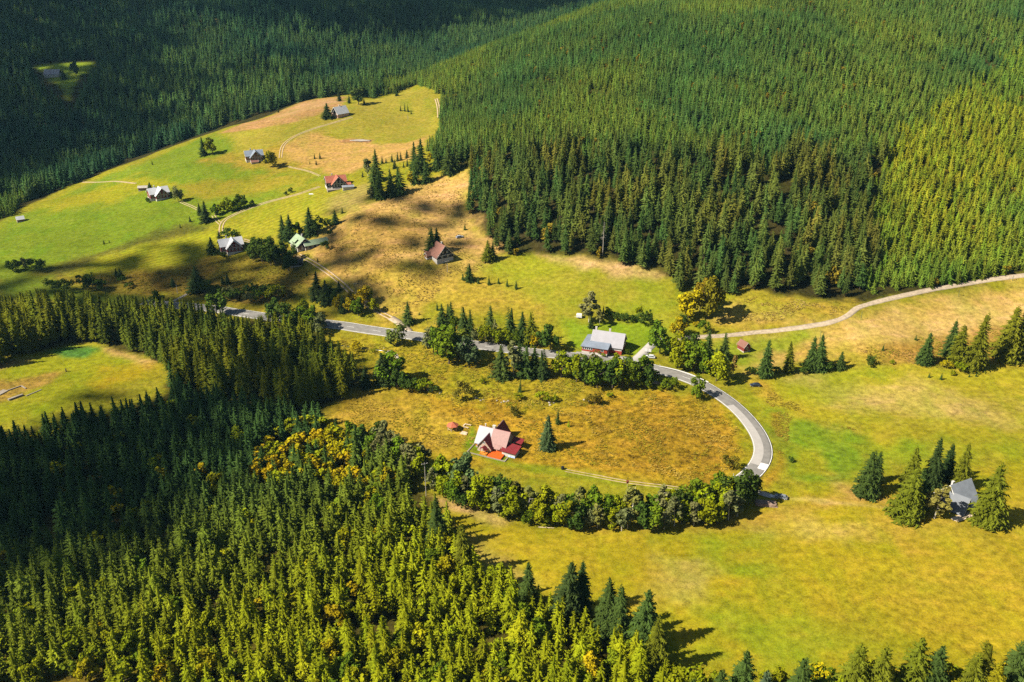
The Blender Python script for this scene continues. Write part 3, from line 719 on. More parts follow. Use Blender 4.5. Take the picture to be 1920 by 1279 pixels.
# ---- thicket round the junction
row('trees by the road junction', '', BL, LEAF_G, [
 (1237,662,54,(.075,.13,.008),1.15,BL,'round bright green maple beside the parked white car'),
 (1272,690,55,LEAF_YG,1.1,BL,'yellow green tree in the thicket nearest the parked white car'),
 (1298,695,58,None,1.1,BL,'green tree in the middle of the thicket above the bridge rail'),
 (1290,672,44,LEAF_D,1.1,BL,'dark tree at the back of the thicket under the gravel track'),
 (1318,700,48,None,1.1,BL,'green tree between the thicket and the yellow one above the bend'),
 (1343,714,52,LEAF_YG,1.15,BL,'round yellow green tree above the bend, nearest the black car'),
 (1374,706,42,LEAF_B,.8,BI,'brownish leafless looking tree at the end of the thicket above the bend')])
row('yellow trees at the corner of the wood', '', BL, LEAF_Y, [
 (1290,597,54,LEAF_Y,1.15,BL,'round golden yellow tree at the lower corner of the big wood'),
 (1312,580,56,(.19,.15,.008),.9,BL,'golden tree right behind the round one at the corner of the wood'),
 (1328,597,78,(.16,.14,.008),.85,BL,'tall yellow green tree leaning on the corner of the big wood'),
 (1270,634,36,LEAF_Y,1.1,BL,'yellow tree between the maple and the start of the gravel track')])
row('bushes by the start of the gravel track', '{n} small bush near the start of the gravel track, from the yellow tree', SH, LEAF_D, [(1277,606,16),(1318,625,24,LEAF_G,.6),(1305,612,10,LEAF_Y)])
# ---- white roofed red house
row('trees behind the red house', '', BI, LEAF_GREY, [
 (1104,604,58,LEAF_GREY,1.5,BI,'tall pale grey birch beside the small white trailer'),
 (1124,612,34,(.13,.13,.03),1.3,BI,'short yellowish birch in the garden behind the red house'),
 (1108,615,26,DARK_S,1.1,S,'narrow dark conifer at the chimney end of the red house'),
 (1131,596,24,DARK_S,.8,S,'blackish slim conifer at the start of the garden hedge')])
row('garden hedge shrubs', '{n} shrub of the garden hedge behind the red house, from the birch', SH, LEAF_D, [(1139,594,17),(1150,598,13),(1160,600,13),(1171,602,14),(1182,603,13),(1192,604,13),(1199,596,24,LEAF_YG,.5),(1206,606,18),(1215,607,26,LEAF_D,.5)])
row('shrubs in front of the red house', '{n} small shrub at the front of the red house, from the road end', SH, LEAF_YG, [(1122,665,13,(.20,.17,.04),.7),(1132,669,8),(1175,665,12,LEAF_G,.6),(1057,657,8,LEAF_Y),(1090,671,8)])
row('hedge trees below the road', '{n} tree of the leafy belt below the road in front of the red house', BL, LEAF_G,
    [(1052,708,44,LEAF_YG),(1068,704,42,LEAF_G),(1081,716,46,LEAF_YG),(1096,720,46,LEAF_D),(1108,706,40,(.12,.12,.03)),(1120,727,50,LEAF_G),(1134,722,46),(1148,728,50,LEAF_D),(1158,708,40,LEAF_YG),(1166,727,46,LEAF_YG),(1178,714,40,LEAF_D),(1188,724,48),(1203,718,50),(1216,724,40,LEAF_D)], wide=1.15)
row('shrubs by the bridge', '{n} round bush below the road by the bridge, going towards the bend', SH, LEAF_G, [(1207,729,22,LEAF_YG),(1235,732,10,LEAF_YG),(1257,730,24,LEAF_G),(1370,876,20,OLIVE),(1482,866,10,LEAF_D)])
row(None, '', BL, LEAF_G, [(1306,746,38,None,1.1,BL,'round green tree on the inside of the bend, its shadow on the road')])
# ---- along the road
row('spruces above the road', '{n} spruce in the row above the road, counted towards the red house', S, GREEN_S,
    [(829,610,42),(840,603,36),(845,608,44),(872,632,60,None,.9),(884,634,56,None,.9),(921,636,66,None,1),(929,640,44,LEAF_GREY,1),(959,638,64,None,1.1),(979,643,62,None,1.1),(995,644,62,OLIVE_S,1.1)], wide=1.15)
row('leafy bushes above the road', '{n} leafy bush under the spruce row above the road', SH, LEAF_YG, [(852,618,26,LEAF_G,.6),(865,628,26,LEAF_GREY,.7),(896,640,28,LEAF_GREY,.7),(909,644,34,LEAF_YG,.6),(915,625,30,LEAF_YG,.6),(936,645,32,LEAF_YG,.6),(948,644,28,LEAF_YG,.7),(967,647,26,LEAF_G,.7),(1003,650,30,LEAF_Y,.6)])
row('round trees on the road', '', BL, LEAF_G, [
 (1032,656,46,LEAF_D,1.2,BL,'round dark green tree at the end of the spruce row, near the red house'),
 (813,662,44,LEAF_GREY,1.1,BL,'grey green tree leaning on the big green one over the road'),
 (842,682,66,LEAF_G,1.25,BL,'largest bright green tree below the road, hiding it'),
 (830,668,56,LEAF_G,1.2,BL,'green tree behind the largest one beside the road'),
 (860,672,50,(.10,.12,.01),1.1,BL,'yellowish green tree on the road side of the largest one'),
 (879,686,48,(.055,.085,.03),1.15,BL,'bluish grey willow below the road with a long shadow'),
 (746,648,36,(.085,.11,.02),1.5,BL,'wide willow bush on the road at the driveway mouth')])
row('spruce clump below the road', '', S, GREEN_S, [
 (940,708,64,None,1.3,S,'leading spruce of the clump below the road'),(962,706,64,LEAF_GREY,1.3,BI,'brown grey birch inside the spruce clump below the road'),
 (985,706,60,None,1.3,S,'pointed dark spruce in the middle of the clump below the road'),(1001,703,56,None,1.2,S,'spruce next to last in the clump below the road'),
 (1017,708,54,DARK_S,1.3,S,'darkest spruce at the red house end of the clump below the road'),(973,690,52,DARK_S,1.3,S,'spruce hidden at the back of the clump below the road')])
row(None, '', SH, LEAF_YG, [(925,706,28,(.16,.12,.02),.6,SH,'rusty bush at the foot of the spruce clump below the road')])
row('young spruces in the rough pasture', '{n} young spruce in the rough pasture between road and red roofed house', SM, GREEN_S, [(975,735,27,None,.7),(1046,795,25,None,.8),(1066,800,14,LEAF_YG,.9)])
row('bushes along the stream', '{n} bush along the stream, following it towards the bridge', SH, LEAF_YG, [(667,658,18,LEAF_Y),(700,662,8),(752,690,10),(744,706,22,LEAF_YG,.6),(758,722,20,LEAF_D),(768,733,22,LEAF_D),(782,734,22,LEAF_G),(800,734,22,LEAF_YG),(812,736,14,LEAF_D),(867,745,26,(.11,.10,.012)),(905,720,12),(962,779,15,(.10,.085,.01)),(972,750,14),(1016,752,17),(1040,752,12),(1113,756,20,(.13,.10,.01)),(1145,745,10)])
row('trees at the field corner', '', S, DARK_S, [(720,720,62,None,1.3,S,'dark spruce by the field corner below the willow bush'),(736,722,54,LEAF_G,1.4,BL,'leafy green tree joined to the dark spruce at the field corner'),(748,730,34,LEAF_D,1.2,BL,'low dark tree behind the dark spruce at the field corner'),(686,728,42,None,1.3,S,'small dark spruce at the tip of the tall stand')])
row(None, '', B, GREEN_S, [(1027,842,64,(.045,.065,.022),.95,B,'full spruce standing beside the red roofed house')])
row(None, '', S, GREEN_S, [(765,607,44,None,1.35,S,'lone spruce beside the driveway mouth above the road')])
# ---- dry field
row('spruces behind the brown roofed cottage', '', S, GREEN_S, [(810,474,50,None,1.35,S,'taller spruce behind the brown roofed cottage'),(820,470,44,DARK_S,1.3,S,'shorter spruce behind the brown roofed cottage')])
row(None, '', S, GREEN_S, [(881,526,34,None,1.5,S,'bushy spruce above the row of saplings in the dry field')])
row('row of spruce saplings in the field', '{n} sapling in the row across the dry field, from the brown cottage', SM, GREEN_S, [(868,525,13),(880,529,13),(897,532,14),(917,534,18),(935,532,12),(951,537,15),(968,542,17)])
row('scattered saplings on the spur', '{n} sapling scattered over the dry spur, from the road side', SM, GREEN_S, [(820,582,15),(872,431,12),(795,478,8,LEAF_YG),(838,470,12,LEAF_YG),(786,590,6),(777,600,5)])
row('spruces at the meadow corner', '', S, GREEN_S, [(914,488,40,OLIVE_S,1.3,S,'lit spruce at the tip of the wood above the saplings'),(924,487,34,None,1.3,S,'second spruce at the tip of the wood above the saplings')])
# ---- clump dividing the pastures
row('spruce clump between the fields', '{n} spruce of the clump between pasture and dry field, from the terracotta roof', S, GREEN_S, [(706,340,62,None,1),(702,368,52,None,1.2),(713,372,56,None,1.2),(734,368,52,None,1.2),(749,364,52,None,1.2),(777,318,54),(789,324,66),(779,344,44,None,1.2),(798,342,44,None,1.3),(820,318,50),(842,325,58),(855,320,56)], wide=1.1)
row('autumn trees in the clump between the fields', '{n} pale leafy tree in the clump between pasture and field', BI, LEAF_GREY, [(690,330,34,LEAF_GREY,1.6),(770,345,24,LEAF_Y,1.8),(806,308,22,LEAF_Y,1.6),(696,372,22,LEAF_GREY,1.6)])
row('young spruce rows on the pasture', '{n} young spruce of the short rows above the clump, from the terracotta roof', SM, DARK_S, [(680,332,12),(717,307,14),(724,306,11),(735,304,16),(746,302,18),(752,301,16),(763,296,16),(738,317,12),(741,316,18),(757,314,12),(764,312,16)])
row('saplings on the golden slope', '{n} small spruce on the golden slope above the terracotta roof', SM, DARK_S, [(581,308,6),(590,298,11),(600,298,13),(593,309,9)])
# ---- far houses
row(None, '', S, DARK_S, [(614,222,30,None,1.7,S,'dense spruce in front of the far white gabled house')])
row('trees at the top of the pasture', '', S, DARK_S, [(637,190,22,None,1.2,S,'slim spruce on the far wood edge above the white gabled house'),(655,194,16,None,1.2,S,'small spruce on dry grass above the white gabled house'),(672,196,32,(.05,.07,.014),1.3,BL,'round dark tree at the wood edge above the far pasture'),(683,197,14,None,1.1,S,'little spruce beside the round dark tree at the wood edge'),(744,180,17,GREEN_S,1.3,S,'single spruce on the far crest of the pasture')])
row('four spruces on the upper pasture', '{n} of the four little spruces on the upper pasture knoll, from the far house', SM, DARK_S, [(751,208,11,None,.7),(759,209,16,None,.6),(765,210,15,None,.7),(771,214,9)])
row(None, '', SM, DARK_S, [(522,211,9,None,1,SM,'tiny dark bush alone on the dry slope under the far wood')])
row('pair of trees on the green pasture', '', S, DARK_S, [(382,292,36,None,1.2,S,'narrow dark spruce paired with a round yellow tree'),(399,289,29,(.15,.16,.008),1.25,BL,'round yellow green tree paired with a narrow spruce')])
row(None, '', BL, LEAF_Y, [(511,314,31,(.17,.155,.008),1.35,BL,'round yellow maple beside the grey roofed brown house')])
row('saplings on the green pasture', '{n} tiny spruce on the green pastures, from the far wood edge', SM, DARK_S, [(286,309,8),(357,416,12),(338,427,9),(195,458,9,LEAF_D),(205,455,6)])
row('trees at the white roofed chalet', '', S, DARK_S, [(282,358,18,None,1.6,S,'dark tree behind the small hut of the upper white roofed chalet'),(334,378,26,LEAF_GREY,1.2,BL,'grey thin tree beside the upper white roofed chalet'),(276,379,8,LEAF_D,1.2,SH,'low bush in front of the upper white roofed chalet')])
row('bushes along the dirt track', '{n} tree of the hedge beside the curving dirt track', BL, LEAF_YG, [(375,403,24,DARK_S,1.3,S),(386,416,40,DARK_S,1.5,S),(405,404,20,LEAF_G,1.4),(415,400,18,LEAF_YG,1.4),(428,397,24,LEAF_YG,1.4),(441,395,22,LEAF_G,1.4),(453,391,26,LEAF_D,1.3),(473,388,13,LEAF_D,1.2),(545,361,9,LEAF_D,1.5),(536,366,7,LEAF_D,1.5)])
row('trees at the lower chalet', '', S, DARK_S, [(398,475,32,None,1.6,S,'conical spruce at the corner of the lower white roofed chalet'),(411,446,14,None,1.5,SM,'little dark spruce at the end of the track by the chalet'),(428,444,16,LEAF_D,1.5,SH,'dark bush behind the lower white roofed chalet'),(409,479,9,None,1,SH,'tiny bush below the conical spruce'),(418,484,11,LEAF_D,1,SH,'low bush below the lower white roofed chalet')])
row('dark trees between the two chalets', '{n} dark round tree between the white roofed and the green roofed chalets', BL, LEAF_D, [(474,488,34),(484,478,32),(492,492,40),(504,476,30),(508,498,40),(517,496,36),(526,490,30),(530,480,28),(541,508,34),(551,488,26)], wide=1.25)
row('trees above the green roofed chalet', '{n} tree above the green roofed chalet, from the white roofed one', S, DARK_S, [(532,448,46,None,1.2),(544,450,50,None,1.3),(557,446,28,LEAF_G,1.4,BL),(582,440,54,None,1.35),(597,440,32,LEAF_D,1.2,BL),(630,420,28,None,1.5),(615,428,18,LEAF_D,1,SH)])
row('lone bushes near the green chalet', '{n} dark bush on the slope beyond the green roofed chalet', SM, DARK_S, [(611,469,20,LEAF_D,.7,SH),(620,443,12,LEAF_D,.6,SH),(596,491,9),(575,517,10),(642,400,12)])
row('dark spruces on the bank', '{n} dark spruce on the brown bank above the road, going towards the wide track', S, DARK_S, [(219,518,16,None,1.4),(227,523,22,None,1.4),(230,531,14,LEAF_D,.7,SH),(325,537,18,None,1.5),(369,546,50,None,1.5),(418,533,17,None,1.4),(427,533,22,None,1.4)])
row('bushes on the bank', '{n} bush along the stream bank above the road, from the tall wood', SH, LEAF_D, [(25,509,22),(38,506,20),(52,506,26,LEAF_GREY,.6),(68,508,22),(80,505,18,LEAF_GREY,.6),(95,538,16),(108,540,16),(125,546,22),(160,543,28),(175,546,34,None,.6),(188,545,24),(240,541,10),(248,537,8),(385,556,28),(400,553,22),(418,562,20,LEAF_G),(432,560,24,LEAF_GREY),(446,564,22),(458,556,22),(470,567,18,LEAF_GREY),(478,552,20),(490,562,24,LEAF_G),(505,560,30,LEAF_D),(517,562,26,LEAF_YG),(532,560,20,LEAF_B),(540,556,14,LEAF_B)])
row('trees in front of the far road', '{n} leafy tree by the far stretch of road, from the tall wood', BL, LEAF_D, [(293,578,30,(.07,.12,.012)),(410,592,42,(.07,.12,.012)),(516,605,42),(528,612,44),(545,620,44),(560,618,40,LEAF_G),(570,598,34,LEAF_YG),(584,618,42,LEAF_G),(600,625,34,LEAF_GREY)], wide=1.25)
row('trees along the wide track', '{n} tree beside the two-rut track down to the road, from the green chalet', S, DARK_S, [(594,560,54,None,1.4),(613,568,46,None,1.4),(624,572,34,LEAF_D,1.1,BL),(634,582,28,LEAF_Y,1.1,BL),(644,585,34,None,1.4),(655,586,28,LEAF_Y,1,BL),(636,545,20,None,1.5,SM),(672,592,32,LEAF_G,1.3,BL),(682,576,36,LEAF_Y,1.1,BL),(692,566,26,LEAF_YG,1,BL),(704,584,24,LEAF_YG,1.2,BL),(660,570,24,LEAF_Y,1,BL)])
# ---- far clearing
row('trees in the far clearing', '', S, DARK_S, [(120,149,20,None,1.5,S,'dark spruce beside the far grey roofed farmhouse'),(143,142,26,(.05,.08,.03),1.2,BL,'round tree in the far clearing beyond the farmhouse')])
# ---- belt of trees along the lower side of the loop
belt = []
kinds = [(LEAF_YG, BL), (LEAF_G, BL), (LEAF_GREY, BI), (LEAF_G, BL), ((.15,.145,.03), BI), (LEAF_D, BL), (LEAF_YG, BL), (LEAF_GREY, BI)]
rb = random.Random(4)
for rowi, (path, hp) in enumerate((([(815,908),(870,934),(1000,966),(1130,972),(1250,972),(1350,960),(1395,945)], 46), ([(808,922),(860,946),(940,968),(1030,986),(1130,994),(1250,990),(1350,980),(1392,966)], 40))):
    for i in range(len(path)-1):
        (a, b), (c, d) = path[i], path[i+1]; n = max(1, int(math.hypot(c-a, d-b)/18))
        for k in range(n):
            t = (k+rb.uniform(.2, .8))/n; tn, kd = kinds[rb.randrange(len(kinds))]
            if rowi == 1 and rb.random() < .25: kd = SH
            belt.append((a+(c-a)*t, b+(d-b)*t+rb.uniform(-5, 5), (hp if kd != SH else 30)*rb.uniform(.8, 1.25)*(1.15 if kd == BI else 1), tn, (1.15 if kd == BL else 1.4 if kd == BI else .7), kd))
belt += [(1372,956,58,LEAF_D,1.1,BL),(1388,952,60,LEAF_D,1.0,BL),(1403,946,58,LEAF_D,.9,BL),(1412,938,44,LEAF_D,.9,BL),(1355,940,50,LEAF_G,1.1,BL),(1300,958,58,LEAF_G,1.2,BL),(825,915,60,OLIVE_S,1.1,S),(818,908,48,OLIVE_S,1.1,S),(870,925,66,(.07,.10,.03),1.2,BL)]
for i, it in enumerate(sorted(belt, key=lambda t: t[0])):
    kd = it[5]; desc = {BL: 'round leafy tree', BI: 'pale slender birch', SH: 'low leafy bush', S: 'spruce'}[kd]
    x, y, z, hm = px_height(it[0], it[1], it[2])
    front = 'meadow side' if (i % 2) else 'road side'
    zone = 'wooded end' if it[0] < 950 else 'below the red roof' if it[0] < 1130 else 'middle stretch' if it[0] < 1280 else 'log pile end'
    plant(kd, x, y, z-.1, hm, it[3], it[4], f'{desc} in the tree belt below the road loop, {zone}', 'tree belt below the loop, '+zone+', '+desc)
    placed.append((x, y, 1.5))
# leafy corner between the belt and the plantation
cor = [(705,835,40,LEAF_D),(722,845,50,LEAF_GREY),(738,860,48,LEAF_GREY),(752,875,50,LEAF_G),(768,885,52,LEAF_GREY),(782,895,50,LEAF_YG),(700,860,44,LEAF_G),(680,838,40,LEAF_D),(660,830,40,LEAF_G),(716,870,50,LEAF_GREY),(790,880,46,LEAF_GREY)]
row('grey green trees between the belt and the plantation', '{n} grey green tree between plantation and tree belt, towards the meadow', BL, LEAF_G, [(*c, 1.1) for c in cor])
# ---- spruces on the right edge of the plantation and at the bottom of the picture
row('dark spruces on the plantation edge', '{n} big dark spruce on the meadow edge of the plantation, going downhill', B, GREEN_S,
    [(824,1028,92,None,.85),(872,1078,96,OLIVE_S,.75),(990,1135,80,None,.8),(1062,1158,104,DARK_S,.85),(1088,1150,92,DARK_S,.8),(1140,1185,96,GREEN_S,.85),(1162,1200,96,GREEN_S,.8),(1206,1215,106,GREEN_S,.85),(1228,1262,100,OLIVE_S,.8)])
row('spruces along the lower meadow edge', '{n} spruce along the bottom edge of the meadow, from the plantation', B, GREEN_S,
    [(1292,1345,66),(1342,1350,90),(1385,1340,112,GREEN_S,.85),(1420,1350,90,(.05,.075,.035),.85),(1490,1335,98,GREEN_S,.9),(1560,1350,80,LEAF_YG,.8),(1592,1325,114,OLIVE_S,1),(1634,1330,116,OLIVE_S,1),(1700,1318,122,OLIVE_S,1),(1732,1325,118,GREEN_S,1),(1800,1335,110,OLIVE_S,1),(1825,1330,122,OLIVE_S,.9),(1880,1325,128,GREEN_S,.9),(1918,1320,122,GREEN_S,.9),(1850,1350,110,YEL_S,.9),(1770,1360,90,YEL_S,.9)])
row('yellow bushes along the lower meadow edge', '{n} yellow bush along the bottom edge of the meadow, from the plantation', SH, LEAF_YG, [(1265,1300,40),(1310,1310,40),(1450,1310,46),(1525,1305,40,LEAF_Y),(1650,1310,50),(1680,1320,50),(1790,1310,50),(1545,1315,50,LEAF_G),(1900,1300,45,LEAF_Y)])
# ------------------------------------------------------------------ building materials
W_RED = simple('red_boards', (.26,.036,.018), .8, .2, .8, seam=('Z', 1.6, .35))
W_DRED = simple('dark_red_boards', (.15,.024,.018), .8, .25, .8, seam=('Z', 1.6, .4))
W_BROWN = simple('brown_boards', (.16,.065,.028), .8, .25, .8, seam=('Z', 1.4, .4))
W_DARK = simple('dark_boards', (.028,.022,.020), .8, .3, .8, seam=('Z', 1.4, .4))
W_CREAM = simple('cream_boards', (.36,.27,.20), .8, .12, 1.2, seam=('Z', 1.6, .2))
W_ORANGE = simple('orange_boards', (.55,.19,.02), .7, .12, 1.2, seam=('Z', 1.6, .2))
W_WHITE = simple('white_plaster', (.42,.39,.35), .9, .1, .8)
W_STONE = simple('stone_base', (.33,.29,.25), .9, .3, 1.6)
W_BRICK = simple('pink_plaster', (.48,.29,.21), .9, .15, 1.0)
TRIM = simple('white_trim', (.58,.56,.52), .7, .08, 2)
R_WHITE = simple('white_metal_roof', (.21,.21,.222), .55, .10, .5, spec=.5, seam=('X', .9, .22))
R_SNOW = simple('bright_metal_roof', (.40,.40,.41), .55, .10, .5, spec=.4, seam=('X', .9, .22))
R_LILAC = simple('pale_grey_metal_roof', (.225,.216,.232), .6, .10, .5, spec=.5, seam=('X', 1.0, .20))
R_GREY = simple('grey_metal_roof', (.19,.205,.225), .5, .15, .5, spec=.5, seam=('X', .9, .3))
R_BLUE = simple('blue_grey_metal_roof', (.16,.185,.225), .5, .15, .4, spec=.5, seam=('X', .8, .25))
R_SLATE = simple('dark_metal_roof', (.075,.085,.10), .5, .2, .5, spec=.3, seam=('X', .8, .3))
R_GREEN = simple('green_metal_roof', (.20,.26,.155), .6, .15, .5, seam=('X', .9, .22))
R_TERRA = simple('terracotta_roof', (.27,.085,.048), .8, .2, .9, seam=('Y', 1.5, .22))
R_BROWN = simple('brown_roof', (.16,.072,.050), .8, .14, .8, seam=('X', 1.2, .2))
R_RED = simple('dark_red_roof', (.16,.013,.015), .6, .12, .6, spec=.4, seam=('X', 1.3, .35))
R_PINK = simple('weathered_pink_roof', (.225,.115,.098), .6, .14, 1.3, spec=.4, seam=('X', 1.3, .22))
GLASS, _nt, _b = new_mat('window_glass'); _b.inputs['Base Color'].default_value = (.03,.04,.05,1); _b.inputs['Roughness'].default_value = .08
DECK = simple('orange_deck', (.50,.075,.004), .7, .08, 1.5, seam=('X', 2.0, .12))
CONC = simple('concrete', (.22,.185,.145), .9, .2, 1.2)
WOOD = simple('pale_wood', (.46,.36,.25), .85, .25, 2.0)
GREYWOOD = simple('grey_wood', (.30,.27,.23), .9, .3, 1.5)
LOGW = simple('log_bark', (.22,.15,.11), .9, .35, 2.0)
BLACKP = simple('black_plastic', (.012,.014,.018), .35, .1, 2)
TARP = simple('blue_white_tarp', (.35,.45,.68), .5, .5, 1.6)
STEEL = simple('galvanised_steel', (.55,.54,.52), .45, .12, 2, metal=.4)
GREENP = simple('green_post_paint', (.05,.09,.06), .6, .2, 2)
WHITEP = simple('white_plastic', (.55,.54,.52), .5, .05, 2)
ROCKM = simple('pale_rock', (.28,.24,.20), .95, .3, 1.2)

def local(root, rz, u, v):
    x, y, z, d = g1(u, v); dx, dy = x-root[0], y-root[1]
    c, s = math.cos(-rz), math.sin(-rz)
    return dx*c-dy*s, dx*s+dy*c
def slab(mb, a, b, c, d, th, mi=0):
    """thick sheet: a,b along the top edge, c,d along the bottom edge (a-d and b-c run down the slope)"""
    n = (Vector(b)-Vector(a)).cross(Vector(d)-Vector(a)).normalized()
    if n.z < 0: n = -n
    t = [Vector(p)+n*th for p in (a, b, c, d)]; l = [Vector(p) for p in (a, b, c, d)]
    if (t[1]-t[0]).cross(t[2]-t[0]).z < 0: t = t[::-1]; l = l[::-1]
    mb.hexa(l, t, mi)
def block(root, name_roof, B):
    """gabled block: walls, roof, windows. local frame of the block, ridge along X"""
    L, W, e, r = B['L'], B['W'], B['e'], B['r']; ov = B.get('ov', .5); lift = B.get('lift', 0)
    a = R(B.get('a', 0)); ox, oy = B.get('x', 0), B.get('y', 0)
    fr = Matrix.Translation((ox, oy, 0)) @ Matrix.Rotation(a, 4, 'Z')
    def put(o): o.matrix_local = fr; return o
    l, w = L/2, W/2
    mb = MB(); bs = B.get('base', .5)
    mb.box(-l-.03, l+.03, -w-.03, w+.03, -2.5, bs, 1)
    mb.hexa([(-l,-w,bs),(l,-w,bs),(l,w,bs),(-l,w,bs)], [(-l,-w,e),(l,-w,e),(l,w,e),(-l,w,e)], 0)
    for s in (-1, 1):
        x0, x1 = (s*l-.02, s*l) if s > 0 else (s*l, s*l+.02)
        x0, x1 = (l-.3, l+.004) if s > 0 else (-l-.004, -l+.3)
        mb.add([(x0,-w,e),(x0,w,e),(x0,0,r),(x1,-w,e),(x1,w,e),(x1,0,r)], [(0,2,1),(3,4,5),(0,3,5,2),(4,1,2,5),(0,1,4,3)], 2)
    put(mb.build('wall', [B['wall'], B.get('bm', W_STONE), B.get('gm', B['wall'])], root))
    sl = (r-e)/w; th = .16
    for s, m in ((1, B['roof'][0]), (-1, B['roof'][1])):
        q = MB(); yo = s*(w+ov); zo = e-sl*ov
        slab(q, (-l-ov, 0, r+.03), (l+ov, 0, r+.03), (l+ov, yo, zo+.03), (-l-ov, yo, zo+.03), th)
        put(q.build(name_roof, m, root))
    # barge boards on the gables
    if B.get('barge', True):
        q = MB()
        for sx in (-1, 1):
            x = sx*(l+ov+.03)
            for s in (-1, 1):
                p0 = Vector((x, 0, r+.06)); p1 = Vector((x, s*(w+ov), e-sl*ov+.06))
                q.hexa([p0+Vector((-.03,0,-.18)), p0+Vector((.03,0,-.18)), p1+Vector((.03,0,-.18)), p1+Vector((-.03,0,-.18))],
                       [p0+Vector((-.03,0,.14)), p0+Vector((.03,0,.14)), p1+Vector((.03,0,.14)), p1+Vector((-.03,0,.14))])
        put(q.build('barge_board', TRIM, root))
    for side, n, z, ww, wh, span in B.get('win', []):
        ln = L if side[1] == 'y' else W
        for i in range(n):
            t = (i-(n-1)/2)*(span/max(1, n-1) if n > 1 else 0)
            s = 1 if side[0] == '+' else -1
            f = MB(); g = MB()
            if side[1] == 'y':
                y0, y1 = (w, w+.07) if s > 0 else (-w-.07, -w)
                f.box(t-ww/2, t+ww/2, y0, y1, z-wh/2, z+wh/2); yy = (w+.07, w+.09) if s > 0 else (-w-.09, -w-.07)
                g.box(t-ww/2+.14, t-.04, *yy, z-wh/2+.14, z+wh/2-.14); g.box(t+.04, t+ww/2-.14, *yy, z-wh/2+.14, z+wh/2-.14)
            else:
                x0, x1 = (l+.005, l+.07) if s > 0 else (-l-.07, -l-.005)
                f.box(x0, x1, t-ww/2, t+ww/2, z-wh/2, z+wh/2); xx = (l+.07, l+.09) if s > 0 else (-l-.09, -l-.07)
                g.box(*xx, t-ww/2+.14, t-.04, z-wh/2+.14, z+wh/2-.14); g.box(*xx, t+.04, t+ww/2-.14, z-wh/2+.14, z+wh/2-.14)
            fo = put(f.build('window', TRIM, root))
            go = g.build('pane', GLASS, fo)
    for side, t, ww, wh in B.get('door', []):
        s = 1 if side[0] == '+' else -1; q = MB()
        if side[1] == 'y': q.box(t-ww/2, t+ww/2, *((w, w+.06) if s > 0 else (-w-.06, -w)), .45, .45+wh)
        else: q.box(*((l, l+.06) if s > 0 else (-l-.06, -l)), t-ww/2, t+ww/2, .45, .45+wh)
        put(q.build('door', W_BROWN if B['wall'] is not W_BROWN else W_DARK, root))
    if 'band' in B:                                     # pale board between storeys on the gable
        q = MB(); z = B['band']
        for s in (-1, 1): q.box(*((l+.01, l+.10) if s > 0 else (-l-.10, -l-.01)), -w, w, z-.12, z+.12)
        put(q.build('gable_band', TRIM, root))
def chimney(root, x, y, z0, z1, s=.45, m=None):
    q = MB(); q.box(x-s, x+s, y-s*.8, y+s*.8, z0, z1, 0); q.box(x-s-.08, x+s+.08, y-s*.8-.08, y+s*.8+.08, z1, z1+.15, 0)
    q.build('chimney', m or W_WHITE, root)
def house(name, label, u, v, yaw, blocks, chim=(), cat='house', dz=0.0, roof='roof'):
    x, y, z, d = g1(u, v)
    root = empty(name, (x, y, z+dz), R(yaw)); tag(root, label, cat)
    for B in blocks:
        if 'px' in B:
            B['x'], B['y'] = local((x, y), R(yaw), *B['px']); B['a'] = B['yaw']-yaw
        block(root, roof, B)
    for c in chim: chimney(root, *c)
    placed.append((x, y, 8))
    return root
# ---- the red roofed house inside the loop
h = house('farmhouse', 'red and white metal roofed house with orange terrace inside the road loop', 930, 834, -24, [
  dict(x=-3.6, y=0, L=5.6, W=9, e=2.4, r=7.0, wall=W_ORANGE, gm=W_CREAM, roof=(R_RED, R_WHITE), barge=False, win=[('-x',2,1.6,1.2,1.2,3.5),('-x',1,4.2,1.2,1.1,0)]),
  dict(x=2.7, y=0, L=6.4, W=9, e=2.4, r=7.01, ov=.35, wall=W_CREAM, roof=(R_RED, R_PINK), barge=False, win=[('+x',2,1.6,1.1,1.2,3.5)]),
  dict(x=-2.0, y=-3.0, a=-90, L=6.8, W=5.6, e=2.2, r=5.7, wall=W_CREAM, roof=(R_RED, R_WHITE), barge=False, win=[('+x',2,1.7,1.0,1.2,2.6),('+x',1,4.1,1.0,1.0,0)], door=[('+x',0,1.0,1.9)]),
  dict(x=-.4, y=4.0, a=90, L=7.2, W=5.6, e=2.3, r=6.7, wall=W_CREAM, roof=(R_WHITE, R_RED), barge=False, win=[('+x',2,1.7,1.0,1.2,2.4)]),
 ], chim=[(-.9, .5, 5.8, 8.0, .55), (-4.6, .6, 6.2, 7.9, .18)])
q = MB(); slab(q, (1.1,-3.9,3.05),(4.6,-3.9,3.05),(4.0,-5.6,1.8),(1.7,-5.6,1.8), .14); q.build('roof', R_PINK, h)
q = MB(); q.box(5.2,10.6,-5.8,-1.6,-2.5,2.0); q.build('garage', W_WHITE, h)
q = MB(); slab(q, (4.4,-1.2,3.3),(11.2,-1.0,2.7),(11.0,-6.5,2.0),(4.8,-6.4,2.2), .15); q.build('garage_roof', R_RED, h)
q = MB(); slab(q, (6.4,3.2,3.6),(10.6,3.4,3.1),(10.6,.2,2.6),(6.4,0.2,3.1), .13); q.bar((10.3,.5,-1),(10.3,.5,2.6),.09); q.bar((10.3,3.1,-1),(10.3,3.1,3.0),.09); q.bar((6.8,3.0,-1),(6.8,3.0,3.4),.09); q.build('carport_roof', R_RED, h)
q = MB(); q.box(.6,6.2,-9.2,-4.5,-2,.6); q.build('terrace', DECK, h)
